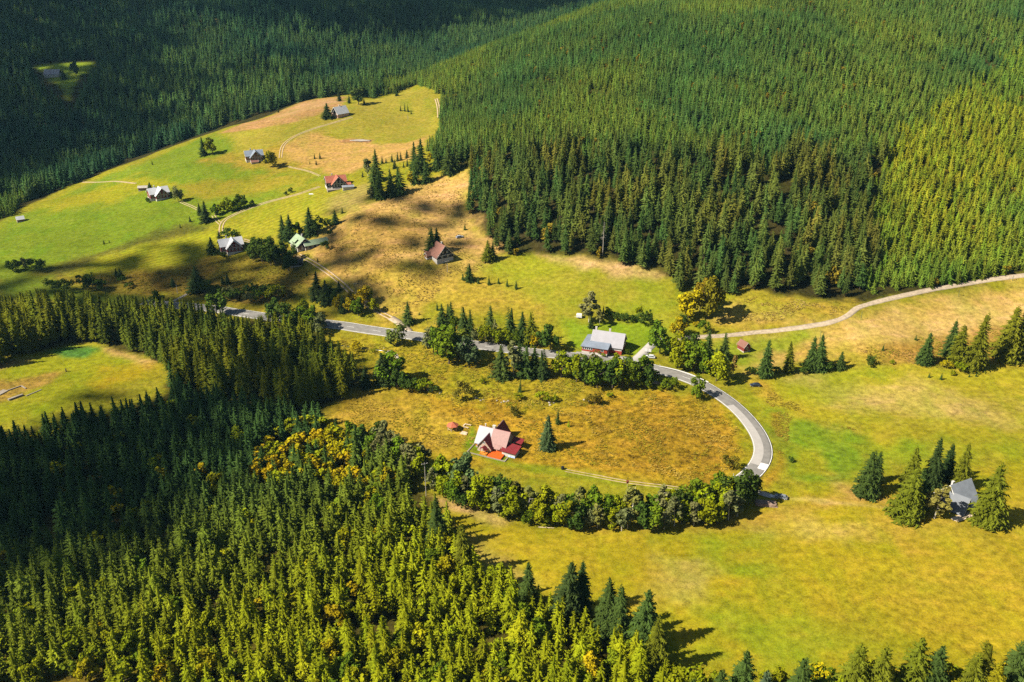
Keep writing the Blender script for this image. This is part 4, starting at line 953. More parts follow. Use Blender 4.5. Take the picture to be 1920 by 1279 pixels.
q = MB(); q.box(-8.0,8.2,-9.55,-9.22,-2,.30); q.box(-8.0,-7.6,-9.2,-2.0,-2,.30); q.box(7.8,8.2,-9.2,-6.7,-2,.3); q.build('plinth_wall', CONC, h)
# small timber porch in front of the wing
q = MB()
for px_, py_ in ((-2.6,-8.4),(-.6,-8.4)): q.box(px_-.08,px_+.08,py_-.08,py_+.08,-1,2.0,0)
slab(q, (-1.6,-6.6,3.1),(-1.6,-8.6,3.1),(-.2,-8.6,2.0),(-.2,-6.6,2.0),.1,1); slab(q, (-1.6,-6.6,3.1),(-1.6,-8.6,3.1),(-3.0,-8.6,2.0),(-3.0,-6.6,2.0),.1,1)
q.box(-3.0,-.2,-8.4,-6.7,-1,.35,0); q.build('porch', [W_ORANGE, R_RED], h)
def lie(name, label, cat, u, v, yaw, mb, mats, group=None, dz=0.0, smooth=False):
    x, y, z, d = g1(u, v); o = mb.build(name, mats, None, smooth); o.location = (x, y, z+dz); o.rotation_euler = (0, 0, R(yaw))
    tag(o, label, cat, group); placed.append((x, y, 1)); return o
q = MB(); g = np.random.default_rng(3)
for i in range(5):
    for k in range(4):
        x0, y0 = -1.3+i*.55, -1.1+k*.6; q.hexa([(x0,y0,0),(x0+.52,y0,0),(x0+.52,y0+.58,0),(x0,y0+.58,0)], [(x0+.03,y0+.03,.35+g.uniform(0,.3)),(x0+.5,y0+.03,.35+g.uniform(0,.3)),(x0+.5,y0+.55,.35+g.uniform(0,.3)),(x0+.03,y0+.55,.35+g.uniform(0,.3))])
lie('covered_woodpile', 'blue and white sheeted pile at the front corner of the red roofed house', 'woodpile', 961, 856, -24, q, TARP, dz=.1)
# ---- red house by the road
h = house('roadside_house', 'long red house with pale grey metal roof beside the road junction', 1141, 650, -19, [
  dict(x=0, y=0, L=14.5, W=10, e=2.7, r=7.6, wall=W_WHITE, gm=W_DRED, roof=(R_LILAC, R_LILAC), bm=W_RED, base=1.0, win=[('+x',3,2.0,1.1,1.3,6.5),('+x',2,4.4,1.0,1.2,3.4),('-y',4,1.9,1.3,1.2,9)], door=[('-y',2.2,1.1,2.0)])],
  chim=[(-6.3, .4, 6.8, 9.0, .4), (.3, .4, 7.0, 8.9, .4)])
q = MB(); q.box(-10.6,1.4,-9.3,-5.3,-2.5,.6,1); q.box(-10.6,1.4,-9.3,-5.3,.6,2.9,0); q.box(-10.6,-7.6,-5.3,3.2,-2.5,.6,1); q.box(-10.6,-7.6,-5.3,3.2,.6,2.9,0); q.build('annex_wall', [W_RED, W_WHITE], h)
q = MB(); slab(q, (-7.2,-4.3,3.75),(1.9,-4.3,3.75),(1.9,-9.8,2.95),(-11.1,-9.8,2.95),.14); slab(q, (-7.2,3.7,3.75),(-7.2,-4.3,3.75),(-11.1,-9.8,2.95),(-11.1,3.7,2.95),.14); q.build('annex_roof', R_BLUE, h)
for i in range(5):
    f = MB(); x0 = -10.2+i*.95; f.box(x0,x0+.9,-9.37,-9.3,1.5,2.6); fo = f.build('window', TRIM, h); gl = MB(); gl.box(x0+.12,x0+.78,-9.39,-9.37,1.62,2.48); gl.build('pane', GLASS, fo)
f = MB(); f.box(-1.6,-.2,-9.37,-9.3,1.4,2.5); fo = f.build('window', TRIM, h); gl = MB(); gl.box(-1.48,-.32,-9.39,-9.37,1.52,2.38); gl.build('pane', GLASS, fo)
# ---- grey cottage among spruces
h = house('cottage', 'grey metal roofed dark cottage hidden among tall spruces on the meadow', 1790, 940, 25, [
  dict(x=.6, y=0, L=9.0, W=11, e=1.2, r=7.8, wall=W_DARK, roof=(R_GREY, R_GREY), win=[('+x',2,2.0,1.1,1.1,3)]),
  dict(x=-3.4, y=-3.2, a=-68, L=6.5, W=6.4, e=1.3, r=5.9, wall=W_DARK, roof=(R_SLATE, R_SLATE), win=[('+x',2,1.7,1.0,1.1,2.6)], door=[('+x',0,.9,1.9)])],
  chim=[(-2.6, .6, 6.4, 8.6, .4)])
q = MB(); q.box(-10,-1.5,-9.2,-6.6,-2,.5,0)
for i in range(6): q.bar((-10+i*1.6,-9.1,.5),(-10+i*1.6,-9.1,1.4),.06,mi=0)
q.box(-10.05,-1.5,-9.17,-9.03,1.35,1.47,0); q.build('porch_deck', WOOD, h)
# ---- brown roofed cottage in the dry field
h = house('brown_cottage', 'dark timber cottage with steep brown roof in the dry field', 826, 482, -58, [
  dict(x=0, y=0, L=11, W=10, e=2.3, r=8.0, wall=W_DARK, bm=W_WHITE, base=1.1, roof=(R_BROWN, R_BROWN), band=2.8, win=[('+x',2,2.0,1.1,1.2,3.6),('+x',2,4.4,1.0,1.1,2.6)]),
  dict(x=-2.6, y=-6.0, a=90, L=3.4, W=3.2, e=1.8, r=3.3, wall=W_BROWN, bm=W_WHITE, roof=(R_BROWN, R_BROWN), ov=.3),
  dict(x=-7.4, y=-3.6, a=0, L=3.6, W=3.4, e=1.8, r=3.0, wall=W_BROWN, bm=W_WHITE, roof=(R_BROWN, R_BROWN), ov=.3)], chim=[(1.0, .5, 7, 8.9, .35)])
# ---- chalets on the spur
def tee(name, label, u, v, yaw, k, wall, roofm, chim=True, band=None, bm=W_WHITE):
    return house(name, label, u, v, yaw, [
      dict(x=0, y=0, L=13*k, W=8*k, e=4.0*k, r=7.2*k, wall=wall, bm=bm, base=.9, roof=(roofm, roofm), win=[('-y',4,2.4*k,1.1,1.2,10*k),('-x',2,2.4*k,1.1,1.2,3.6*k),('+x',2,2.4*k,1.1,1.2,3.6*k)]),
      dict(x=.8*k, y=-3.6*k, a=-90, L=7*k, W=8.6*k, e=3.2*k, r=7.7*k, wall=wall, bm=bm, base=.9, roof=(roofm, roofm), band=3.4*k,
           win=[('+x',4,2.2*k,1.0,1.25,6*k),('+x',2,4.7*k,1.0,1.2,2.4*k)])], chim=[(-2*k, .4, 6.6*k, 8.6*k, .35)] if chim else ())
tee('lower_chalet', 'dark red chalet with white metal roof below the curve of the dirt track', 434, 468, 27, 1.0, W_DRED, R_SNOW)
tee('upper_chalet', 'dark red chalet with white metal roof alone on the far pasture', 298, 370, 36, .98, W_DRED, R_SNOW)
tee('brown_chalet', 'brown timber house with grey roof beside the round yellow maple', 477, 299, 22, .95, W_BROWN, R_BLUE)
h = tee('terracotta_chalet', 'dark timber house with terracotta tiled roof and pale terrace', 630, 349, 20, 1.0, W_DARK, R_TERRA)
q = MB(); q.box(-7,8,-9.5,-4.8,-3,.25); q.build('terrace', CONC, h)
q = MB(); slab(q, (4.2,-4.3,3.0),(9.2,-4.3,3.0),(9.2,-7.6,2.2),(4.2,-7.6,2.2),.14); q.build('lean_to_roof', R_TERRA, h)
house('white_gabled_house', 'dark gabled house with white roof at the top of the pasture', 638, 217, 45, [
  dict(x=0, y=0, L=11, W=9, e=2.7, r=7.6, wall=W_BRICK, gm=W_DARK, bm=W_BRICK, roof=(R_SNOW, R_SNOW), win=[('-x',3,1.8,1.0,1.2,5.5),('-x',2,4.3,1.0,1.1,2.4),('-y',3,1.8,1.0,1.2,7)])], chim=[(0, .4, 6.8, 8.8, .35)])
h = house('green_roofed_chalet', 'long dark chalet with green metal roof above the leafy dark trees', 566, 463, -55, [
  dict(x=0, y=0, L=11, W=9.5, e=2.8, r=6.6, wall=W_DARK, bm=W_WHITE, base=1.4, roof=(R_GREEN, R_GREEN), win=[('+x',2,2.1,1.1,1.2,4),('+x',1,4.6,1.1,1.1,0),('-y',3,2.2,1.0,1.0,6)], door=[('+x',-3.2,1,2)]),
  dict(px=(591, 459), yaw=33, L=14, W=6, e=3.0, r=4.8, wall=W_DARK, bm=W_STONE, base=1.3, roof=(R_GREEN, R_GREEN), win=[('-y',5,2.2,1.1,1.1,11)]),
  dict(x=-.5, y=-2.9, a=0, L=4.2, W=3.4, e=4.2, r=5.5, base=2.0, wall=W_DARK, roof=(R_GREEN, R_GREEN), ov=.3, barge=False)], chim=[(1.2, .3, 6, 8, .4)])
house('far_farmhouse', 'long farmhouse with blue grey roof in the far forest clearing', 100, 143, 6, [
  dict(x=0, y=0, L=15, W=9, e=2.8, r=7.0, wall=W_WHITE, gm=W_DARK, roof=(R_LILAC, R_LILAC), win=[('-y',5,1.8,1.1,1.2,12),('-x',2,1.8,1,1.2,4)])])
# ---- sheds
house('red_cabin', 'tiny red cabin with brown roof and white window below the gravel track', 1394, 656, -62, [
  dict(x=0, y=0, L=4.6, W=3.8, e=2.5, r=4.5, wall=W_DRED, roof=(R_BROWN, R_BROWN), ov=.3, win=[('+x',1,1.7,1.1,1.3,0)])], cat='cabin')
house('field_hut', 'tiny hut with white roof alone on the left edge of the pastures', 39, 415, 35, [dict(x=0, y=0, L=4.4, W=3.6, e=1.8, r=3.4, wall=W_BROWN, roof=(R_SNOW, R_SNOW), ov=.3)], cat='hut')
house('garden_shed', 'small brown shed under the dark tree beside the upper chalet', 269, 356, 10, [dict(x=0, y=0, L=6.0, W=3.6, e=1.9, r=2.9, wall=W_BROWN, roof=(GREYWOOD, GREYWOOD), ov=.4)], cat='shed')
house('dark_shed', 'dark wooden shed under the round trees beside the two-rut track', 557, 497, 8, [dict(x=0, y=0, L=6.5, W=5, e=2.3, r=3.6, wall=W_DARK, roof=(R_BLUE, W_DARK), ov=.4)], cat='shed')
house('terrace_shed', 'low grey shed at the end of the terracotta roofed house', 653, 355, 15, [dict(x=0, y=0, L=7, W=3.6, e=2.0, r=2.7, wall=W_WHITE, roof=(R_GREY, R_GREY), ov=.3)], cat='shed')
house('brick_shelter', 'low plank shelter below the grey roofed brown house', 478, 306, 20, [dict(x=0, y=0, L=5, W=3.4, e=1.2, r=2.0, wall=WOOD, roof=(R_BROWN, R_BROWN), ov=.3)], cat='shelter')
# gazebo
x, y, z, d = g1(849, 806); r_ = empty('gazebo', (x, y, z), .3); tag(r_, 'hexagonal red brown garden gazebo near the red roofed house', 'gazebo'); placed.append((x, y, 2))
q = MB(); n = 6
for k in range(n):
    a0, a1 = 6.283*k/n, 6.283*(k+1)/n; A_ = Vector((2.5*math.cos(a0), 2.5*math.sin(a0), 2.1)); B_ = Vector((2.5*math.cos(a1), 2.5*math.sin(a1), 2.1)); C_ = Vector((0, 0, 3.5))
    b = len(q.v); q.v += [tuple(A_), tuple(B_), tuple(C_), tuple(A_+Vector((0,0,.12))), tuple(B_+Vector((0,0,.12))), tuple(C_+Vector((0,0,.12)))]
    q.f += [(b+3,b+4,b+5),(b+2,b+1,b),(b,b+1,b+4,b+3)]; q.m += [0,0,0]
q.bar((0,0,3.5),(0,0,3.9),.12); q.build('roof', simple('gazebo_roof', (.33,.09,.045), .8, .15, 1.5), r_)
for k in range(n):
    a0 = 6.283*k/n; q = MB(); q.bar((2.0*math.cos(a0), 2.0*math.sin(a0), -.3), (2.0*math.cos(a0), 2.0*math.sin(a0), 2.3), .09); q.build('post', WOOD, r_)
q = MB()
for k in range(n-1): q.bar((2.0*math.cos(6.283*k/n), 2.0*math.sin(6.283*k/n), .9), (2.0*math.cos(6.283*(k+1)/n), 2.0*math.sin(6.283*(k+1)/n), .9), .08)
q.build('rail', WOOD, r_)
def bench(u, v, yaw, label):
    x, y, z, d = g1(u, v); r = empty('garden_bench', (x, y, z), R(yaw)); tag(r, label, 'bench', 'benches by the gazebo')
    q = MB(); q.box(-1,1,-.25,.25,.42,.5); q.build('seat', WOOD, r)
    for s in (-.8, .8): q = MB(); q.box(s-.06,s+.06,-.22,.22,-.1,.42); q.build('leg', WOOD, r)
bench(874, 803, -20, 'pale bench next to the gazebo, nearest the red roofed house'); bench(879, 798, -20, 'pale bench behind the other one beside the gazebo'); bench(871, 798, 60, 'pale bench turned sideways by the gazebo')
q = MB()
for i in range(9): q.box(-1.3+g.uniform(-.3,.3), 1.3+g.uniform(-.3,.3), -.9+i*.2, -.75+i*.2, 0, .25+.1*(i % 3))
lie('board_pile', 'pile of pale boards on the grass near the gazebo', 'boards', 870, 813, -25, q, WOOD)
q = MB(); 
for k in range(10):
    z0, z1 = k*.13-.1, (k+1)*.13-.1; f0 = .5+.14*math.sin(math.pi*k/10); f1 = .5+.14*math.sin(math.pi*(k+1)/10); q.bar((0,0,z0),(0,0,z1),f0,f1,12)
lie('barrel', 'black plastic barrel on the mown path below the red roofed house', 'barrel', 1055, 880, 0, q, BLACKP)
x, y, z, d = g1(1176, 913); r_ = empty('post_box', (x, y, z), .2); tag(r_, 'dark box on a thin wooden post beside the path in the loop', 'box on post')
q = MB(); q.bar((0,0,-.3),(0,0,1.7),.07); q.build('post', WOOD, r_); q = MB(); q.box(-.35,.35,-.3,.3,1.7,2.5); slab(q, (-.45,0,2.75),(.45,0,2.75),(.45,-.42,2.5),(-.45,-.42,2.5),.05); slab(q, (-.45,0,2.75),(.45,0,2.75),(.45,.42,2.5),(-.45,.42,2.5),.05); q.build('box', W_DRED, r_)
# trailer
x, y, z, d = g1(1086, 596); r_ = empty('trailer', (x, y, z), R(-12)); tag(r_, 'small white box trailer on the lawn beside the pale birch', 'trailer')
q = MB(); q.hexa([(-1.4,-.95,.5),(1.4,-.95,.5),(1.4,.95,.5),(-1.4,.95,.5)],[(-1.4,-.95,1.9),(1.4,-.95,1.9),(1.4,.95,1.9),(-1.4,.95,1.9)]); q.hexa([(-1.4,-.95,1.9),(1.4,-.95,1.9),(1.4,.95,1.9),(-1.4,.95,1.9)],[(-1.2,-.7,2.2),(1.2,-.7,2.2),(1.2,.7,2.2),(-1.2,.7,2.2)]); q.build('body', WHITEP, r_)
q = MB(); q.box(1.41,1.45,-.7,.7,.6,1.8); q.build('rear_door', BLACKP, r_)
for s in (-1, 1): q = MB(); q.bar((0,s*1.0,.33),(0,s*1.15,.33),.33,n=12); q.build('wheel', BLACKP, r_)
q = MB(); q.bar((-1.4,0,.5),(-2.4,0,.45),.05); q.build('drawbar', STEEL, r_)
# ---- cars
def car(u, v, yaw, paint, label, wagon=True):
    x, y, z, d = g1(u, v); r = empty('parked_car', (x, y, z+.02), R(yaw)); tag(r, label, 'car'); placed.append((x, y, 2))
    roofend = -1.75 if wagon else -1.2
    out = [(-2.2,.32),(-2.25,.75),(-2.15,1.0),(roofend-.2,1.02),(roofend+.25,1.42),(-.2,1.47),(.45,1.42),(1.15,.98),(1.95,.86),(2.22,.68),(2.2,.32)]
    def hw(zz): return .88 if zz < .95 else .88-(zz-.95)*.42
    V = [(px_, -hw(pz), pz) for px_, pz in out]+[(px_, hw(pz), pz) for px_, pz in out]; n = len(out)
    Fs = [(i, i+1, n+i+1, n+i) for i in range(n-1)]+[(n-1, 0, n, 2*n-1)]+[tuple(range(n-1, -1, -1)), tuple(range(n, 2*n))]
    Fs = [f[::-1] if i < n else f for i, f in enumerate(Fs)]
    Fs[n:] = [tuple(range(n)), tuple(range(2*n-1, n-1, -1))]
    me = np_mesh('car_body', V, Fs, paint); bm = bmesh.new(); bm.from_mesh(me); bmesh.ops.recalc_face_normals(bm, faces=bm.faces); bmesh.ops.bevel(bm, geom=bm.edges[:], offset=.05, segments=2, affect='EDGES'); bm.to_mesh(me); bm.free()
    mesh_obj('body', me, r)
    for s in (-1, 1):
        q = MB(); e = .012
        P4 = [(roofend+.02,1.02),(roofend+.33,1.36),(-.2,1.40),(.40,1.36),(.98,1.02)]
        vs = [(a_, s*(hw(b_)+e), b_) for a_, b_ in P4]; q.add(vs+[(a_, s*(hw(b_)-.05), b_) for a_, b_ in P4], [(0,1,2,3,4),(9,8,7,6,5)]); q.build('side_window', GLASS, r)
    for a_, b_ in (((1.13,1.02),(.50,1.40)), ((roofend-.17,1.06),(roofend+.22,1.38))):
        q = MB(); sg = .03 if a_[0] > 0 else -.03; q.add([(a_[0]+sg,-.74,a_[1]),(a_[0]+sg,.74,a_[1]),(b_[0]+sg,.62,b_[1]+.02),(b_[0]+sg,-.62,b_[1]+.02)], [(0,1,2,3)]); q.build('windscreen' if a_[0] > 0 else 'rear_window', GLASS, r)
    for wx in (-1.35, 1.4):
        for s in (-1, 1):
            q = MB(); q.bar((wx,s*.70,.32),(wx,s*.91,.32),.33,n=14); wo = q.build('wheel', BLACKP, r); q = MB(); q.bar((wx,s*.911,.32),(wx,s*.925,.32),.19,n=10); q.build('rim', STEEL, wo)
    for s in (-.62, .62):
        q = MB(); q.box(2.17,2.26,s-.18,s+.18,.62,.76); q.build('headlight', WHITEP, r)
        q = MB(); q.box(-2.28,-2.19,s-.16,s+.16,.72,.92); q.build('tail_light', R_RED, r)
def paint(n, c): 
    m = simple(n, c, .3, .03, 1, spec=.5); return m
car(1219, 671, 172, paint('white_paint', (.5,.5,.5)), 'white car parked on the grass under the round maple')
car(1416, 724, 184, paint('black_paint', (.015,.02,.035)), 'black estate car parked on the field edge above the bend')
car(1464, 934, 158, paint('silver_paint', (.16,.17,.18)), 'dark silver car parked beside the log pile')
car(862, 446, 28, paint('blue_grey_paint', (.35,.38,.45)), 'blue grey car on the dry grass above the brown roofed cottage')
# ---- log pile, platform
lg = None; x, y, z, d = g1(1436, 946); dirv = R(-8); k = 0
for lay in range(3):
    for i in range(9-lay):
        if lg is None:
            q = MB(); q.bar((-3.4,0,0),(3.4,0,0),.2,.15,9); lg = q.build('log', LOGW); o = lg
        else: o = lg.copy(); COL.objects.link(o)
        off = (i-(8-lay)/2)*.40+random.uniform(-.05,.05)
        o.location = (x-math.sin(dirv)*off+random.uniform(-.4,.4), y+math.cos(dirv)*off, z+.2+lay*.34); o.rotation_euler = (0, random.uniform(-.02,.02), dirv+random.uniform(-.05,.05))
        tag(o, 'debarked brown log in the pile by the end of the tree belt', 'log', 'stacked logs by the tree belt')
q = MB(); 
for i in range(14): q.box(-2.9+i*.42, -2.52+i*.42, -1.3, 1.3, .05, .22+.02*(i % 2))
lie('plank_platform', 'weathered plank platform between the tree belt and the silver car', 'platform', 1432, 927, -32, q, GREYWOOD)
q = MB(); q.box(-1.5,1.5,-.6,-.05,0,.25); q.box(-1.4,1.6,.05,.6,0,.32); lie('board_stack', 'stack of white boards beside the silver car', 'boards', 1451, 932, -30, q, WHITEP)
q = MB(); q.bar((-2.6,0,.1),(2.6,.2,.1),.14,.09,8); lie('fallen_log', 'pale fallen log on the grass under the tree belt', 'log', 1024, 990, -8, q, WOOD)
# ---- poles and posts
def pole(u, v, hpx, label, arm=True, m=None):
    x, y, z, hm = px_height(u, v, hpx); r = empty('utility_pole', (x, y, z), .4); tag(r, label, 'pole')
    q = MB(); q.bar((0,0,-.5),(0,0,hm),.14,.10,8); q.build('pole', m or GREYWOOD, r)
    if arm:
        q = MB(); q.box(-1.1,1.1,-.07,.07,hm-.5,hm-.36); q.build('crossarm', m or GREYWOOD, r)
        for s in (-.95, 0, .95): q = MB(); q.bar((s,0,hm-.36),(s,0,hm-.12),.05,.07); q.build('insulator', WHITEP, r)
pole(799, 930, 60, 'pale wooden pole at the plantation end of the tree belt')
pole(668, 563, 32, 'wooden pole beside the two-rut track above the yellow trees')
pole(839, 511, 22, 'thin wooden pole in the field below the brown roofed cottage')
pole(333, 551, 16, 'wooden pole at the top of the grey stairs', arm=False)
for u, v, hp, l_ in ((1537,638,16,'nearest the red cabin'),(1614,600,14,'at the bend of the gravel track'),(1797,556,12,'half way up the straw field'),(1898,527,10,'at the top of the straw field')):
    x, y, z, hm = px_height(u, v, hp); r_ = empty('ski_lift_post', (x, y, z), .9); tag(r_, 'thin green lift post, '+l_, 'post', 'green lift posts'); hm = max(hm, 3)
    q = MB(); q.bar((0,0,-.4),(0,0,hm),.10,.08); q.build('post', GREENP, r_); q = MB(); q.box(-.7,.7,-.06,.06,hm-.1,hm); q.build('arm', GREENP, r_)
mk = None
for u, v, l_ in ((1375,893,'inside the bend by the dark bush'),(1427,905,'outside the bend above the plank platform'),(1355,913,'where the path meets the road'),(1237,687,'at the start of the guard rail'),(771,606,'beside the driveway mouth'),(1246,628,'by the start of the gravel track')):
    x, y, z, d = g1(u, v); r_ = empty('marker_post', (x, y, z), 0); tag(r_, 'white road marker post '+l_, 'marker post', 'white road marker posts')
    q = MB(); q.box(-.09,.09,-.06,.06,-.2,1.05); q.build('post', WHITEP, r_); q = MB(); q.box(-.092,.092,-.063,.063,.72,.88); q.build('reflector_band', BLACKP, r_)
for u, v, l_ in ((1211,662,'nearer the driveway'),(1218,663,'next to the maple trunk')):
    x, y, z, d = g1(u, v); r_ = empty('info_board', (x, y, z), R(-15)); tag(r_, 'white board on two posts behind the white car, '+l_, 'board', 'white boards by the maple')
    q = MB(); q.box(-.65,.65,-.04,.04,.9,2.3); q.build('panel', WHITEP, r_)
    for s in (-.5, .5): q = MB(); q.box(s-.05,s+.05,.05,.13,-.2,2.3); q.build('leg', GREYWOOD, r_)
GP = smooth_path([(1237,689),(1262,694),(1290,702),(1310,711),(1328,719)]); gz = hgt(GP[:,0], GP[:,1])
x, y = GP[0]; r_ = empty('guard_rail', (x, y, gz[0])); tag(r_, 'pale steel guard rail along the road above the stream bridge', 'guard rail')
q = MB()
for i in range(len(GP)-1):
    a0 = Vector((GP[i,0]-x, GP[i,1]-y, gz[i]-gz[0])); a1 = Vector((GP[i+1,0]-x, GP[i+1,1]-y, gz[i+1]-gz[0])); nv = (a1-a0).cross(Vector((0,0,1))).normalized()*.06
    up0, up1 = Vector((0,0,.5)), Vector((0,0,.85))
    q.hexa([a0-nv+up0, a0+nv+up0, a1+nv+up0, a1-nv+up0], [a0-nv+up1, a0+nv+up1, a1+nv+up1, a1-nv+up1])
q.build('rail', WHITEP, r_)
for i in range(0, len(GP), 2): q = MB(); q.box(GP[i,0]-x-.06, GP[i,0]-x+.06, GP[i,1]-y-.06+.13, GP[i,1]-y+.06+.13, gz[i]-gz[0]-.3, gz[i]-gz[0]+.7); q.build('post', STEEL, r_)
# bridge parapet
x, y, z, d = g1(1237, 721); r_ = empty('bridge_wall', (x, y, z), R(-22)); tag(r_, 'low stone bridge wall over the stream below the road', 'bridge wall')
q = MB(); q.box(-4,-1.1,-.3,.3,-1.5,.9); q.box(1.1,4,-.3,.3,-1.5,.9); q.box(-1.1,1.1,-.3,.3,.35,.9); q.build('wall', W_STONE, r_); q = MB(); q.box(-4.1,4.1,-.38,.38,.9,1.02); q.build('coping', CONC, r_)
# stairs
x, y, z, d = g1(324, 566); r_ = empty('wooden_stairs', (x, y, z), R(62)); tag(r_, 'grey wooden stairs climbing the bank above the road', 'stairs')
x2, y2, z2, d2 = g1(331, 551); Ls = math.hypot(x2-x, y2-y); dz_ = z2-z
for s in (-.8, .8): q = MB(); q.hexa([(0,s-.06,0),(Ls,s-.06,dz_),(Ls,s+.06,dz_),(0,s+.06,0)], [(0,s-.06,.35),(Ls,s-.06,dz_+.35),(Ls,s+.06,dz_+.35),(0,s+.06,.35)]); q.build('stringer', GREYWOOD, r_)
for i in range(12): t = (i+.5)/12; q = MB(); q.box(t*Ls-.3,t*Ls+.3,-.74,.74,t*dz_+.3,t*dz_+.38); q.build('tread', GREYWOOD, r_)
# ruins in the left clearing
def lowwall(u0, v0, u1, v1, w, hh, label):
    x, y, z, d = g1(u0, v0); x2, y2, z2, d2 = g1(u1, v1); Lw = math.hypot(x2-x, y2-y)
    q = MB(); q.hexa([(0,-w/2,-.5),(Lw,-w/2,z2-z-.5),(Lw,w/2,z2-z-.5),(0,w/2,-.5)], [(0,-w/2,hh),(Lw,-w/2,z2-z+hh),(Lw,w/2,z2-z+hh*.8),(0,w/2,hh)])
    o = q.build('foundation_wall', CONC); o.location = (x, y, z); o.rotation_euler = (0, 0, math.atan2(y2-y, x2-x)); tag(o, label, 'foundation', 'old foundation pieces in the clearing')
lowwall(-6,741,11,732,3.0,.3,'broad concrete slab of the ruin at the edge of the clearing'); lowwall(14,733,40,724,.5,.4,'back foundation wall of the ruin in the clearing')
lowwall(40,724,49,729,.5,.35,'short end wall of the ruin in the clearing'); lowwall(16,751,43,741,1.2,.7,'thick front foundation wall of the ruin'); lowwall(49,743,78,731,.45,.3,'thin pale wall running away from the ruin in the clearing')
q = MB(); q.bar((0,0,-.3),(.1,0,1.6),.3,.2,8); lie('tree_stump', 'dark broken stump standing in the small clearing', 'stump', 124, 697, 0, q, M_BARK)
# rocks by the stream
rk = []
for s in range(4):
    bm = bmesh.new(); bmesh.ops.create_icosphere(bm, subdivisions=2, radius=1); gg = np.random.default_rng(s)
    for v_ in bm.verts: v_.co *= gg.uniform(.75, 1.15); v_.co.z *= .6
    me = bpy.data.meshes.new('rock'); bm.to_mesh(me); bm.free(); me.materials.append(ROCKM); rk.append(me)
for i in range(46):
    if i < 26: t = random.random(); u, v = 722+t*34+random.uniform(-4,4), 655+t*22+random.uniform(-4,4)
    else: t = random.random(); u, v = (random.choice([(905,748),(1030,757),(1090,752),(940,754),(815,735)])); u += random.uniform(-14,14); v += random.uniform(-3,3)
    x, y, z, d = g1(u, v); o = mesh_obj('rock', rk[i % 4]); s = random.uniform(.25, .65); o.scale = (s*1.3, s, s); o.location = (x, y, z+.1); o.rotation_euler = (0,0,random.uniform(0,6))
    if i < 26: tag(o, 'pale rock in the stony bed below the willow bush', 'rock', 'rocks of the stony stream bed')
    else: tag(o, 'pale rock along the stream in the rough pasture', 'rock', 'rocks along the lower stream')
q = MB(); q.box(-1.6,1.6,-1.1,1.1,.02,.15); lie('tarpaulin', 'pale blue sheet lying on the lawn before the terracotta roofed house', 'sheet', 584, 364, 10, q, WHITEP)
for u, v, l_ in ((640,266,'nearer the far white house'),(770,221,'under the four little spruces')): pass
rb2 = rk[0]
o = mesh_obj('boulder', rk[1]); x, y, z, d = g1(676, 264); o.location = (x, y, z+.2); o.scale = (8, 2.6, 1.2); tag(o, 'long grey rock outcrop on the upper pasture', 'rock')
# dead trees at the wood edge
for u, v, hp, l_ in ((1130,478,62,'bare grey dead tree on the lower edge of the big wood'),(765,227,11,'tiny bare snag on the upper pasture')):
    x, y, z, hm = px_height(u, v, hp); r_ = empty('dead_tree', (x, y, z)); tag(r_, l_, 'dead tree')
    q = MB(); q.bar((0,0,-.3),(0,0,hm),hm*.014,.04,7); q.build('trunk', GREYWOOD, r_)
    q = MB()
    for k in range(26):
        zz = hm*random.uniform(.3,.97); a_ = random.uniform(0,6.28); l0 = hm*.09*(1.1-zz/hm)+.2; q.bar((0,0,zz),(math.cos(a_)*l0*1.5,math.sin(a_)*l0*1.5,zz-l0*.3),.05,.02,4)
    q.build('branch', GREYWOOD, r_)
# ------------------------------------------------------------------ the woods: scattered feet, the largest in view as single trees, the rest as one mass
FAR = [(-1200,560),(-400,440),(0,412),(28,404),(40,382),(150,342),(240,300),(330,270),(385,247),(440,230),(500,212),(560,192),(640,178),(700,186),(745,174),(776,160),(800,163),(822,178),(826,230),(822,262),(800,285),(838,322),(884,312),(880,408),(908,425),(922,462),(960,490),(1010,472),(1100,483),(1180,500),(1262,520),(1262,545),(1300,560),(1352,572),(1382,548),(1400,542),(1440,545),(1480,548),(1520,556),(1600,560),(1612,555),(1700,545),(1760,536),(1830,526),(1900,512),(1960,498),(2300,430),(3000,340),(3000,-900),(-1200,-900)]
CLEAR = [(54,117),(180,113),(186,135),(165,168),(142,205),(128,222),(112,200),(82,172),(60,142)]
PLANT = [(-600,880),(-100,860),(0,850),(70,825),(150,800),(230,785),(300,765),(340,750),(320,720),(310,690),(265,668),(200,650),(168,640),(90,656),(40,678),(0,690),(-60,700),(-600,730),(-600,600),(-100,585),(0,575),(60,570),(110,560),(150,575),(260,575),(330,592),(420,605),(500,630),(590,650),(640,680),(680,715),(655,745),(600,765),(570,770),(585,785),(640,820),(700,850),(760,895),(790,925),(770,935),(815,960),(838,990),(870,1045),(905,1085),(960,1110),(1000,1128),(1060,1140),(1120,1165),(1180,1185),(1230,1215),(1245,1260),(1250,1300),(1250,1580),(-600,1580)]
cand = []
def scatter(x0, x1, y0, y1, sp, seed):
    g = np.random.default_rng(seed)
    xs = np.arange(x0, x1, sp); ys = np.arange(y0, y1, sp)
    X, Y = np.meshgrid(xs, ys)
    X = X+((np.arange(len(ys)) % 2)*sp*.5)[:, None]
    X = X+g.uniform(-.36, .36, X.shape)*sp; Y = Y+g.uniform(-.36, .36, Y.shape)*sp
    return X.ravel(), Y.ravel(), g
def tint_field(pal, w):
    return None
TREES = []     # x, y, z, h, kind, tint, wide, region
def emit(X, Y, Z, Hh, kind, tint, wide, region):
    for i in range(len(X)): TREES.append((X[i], Y[i], Z[i], Hh[i], kind[i], tint[i], wide[i], region))
def blend(a, b, t): return np.array(a)[None]*(1-t[:, None])+np.array(b)[None]*t[:, None]
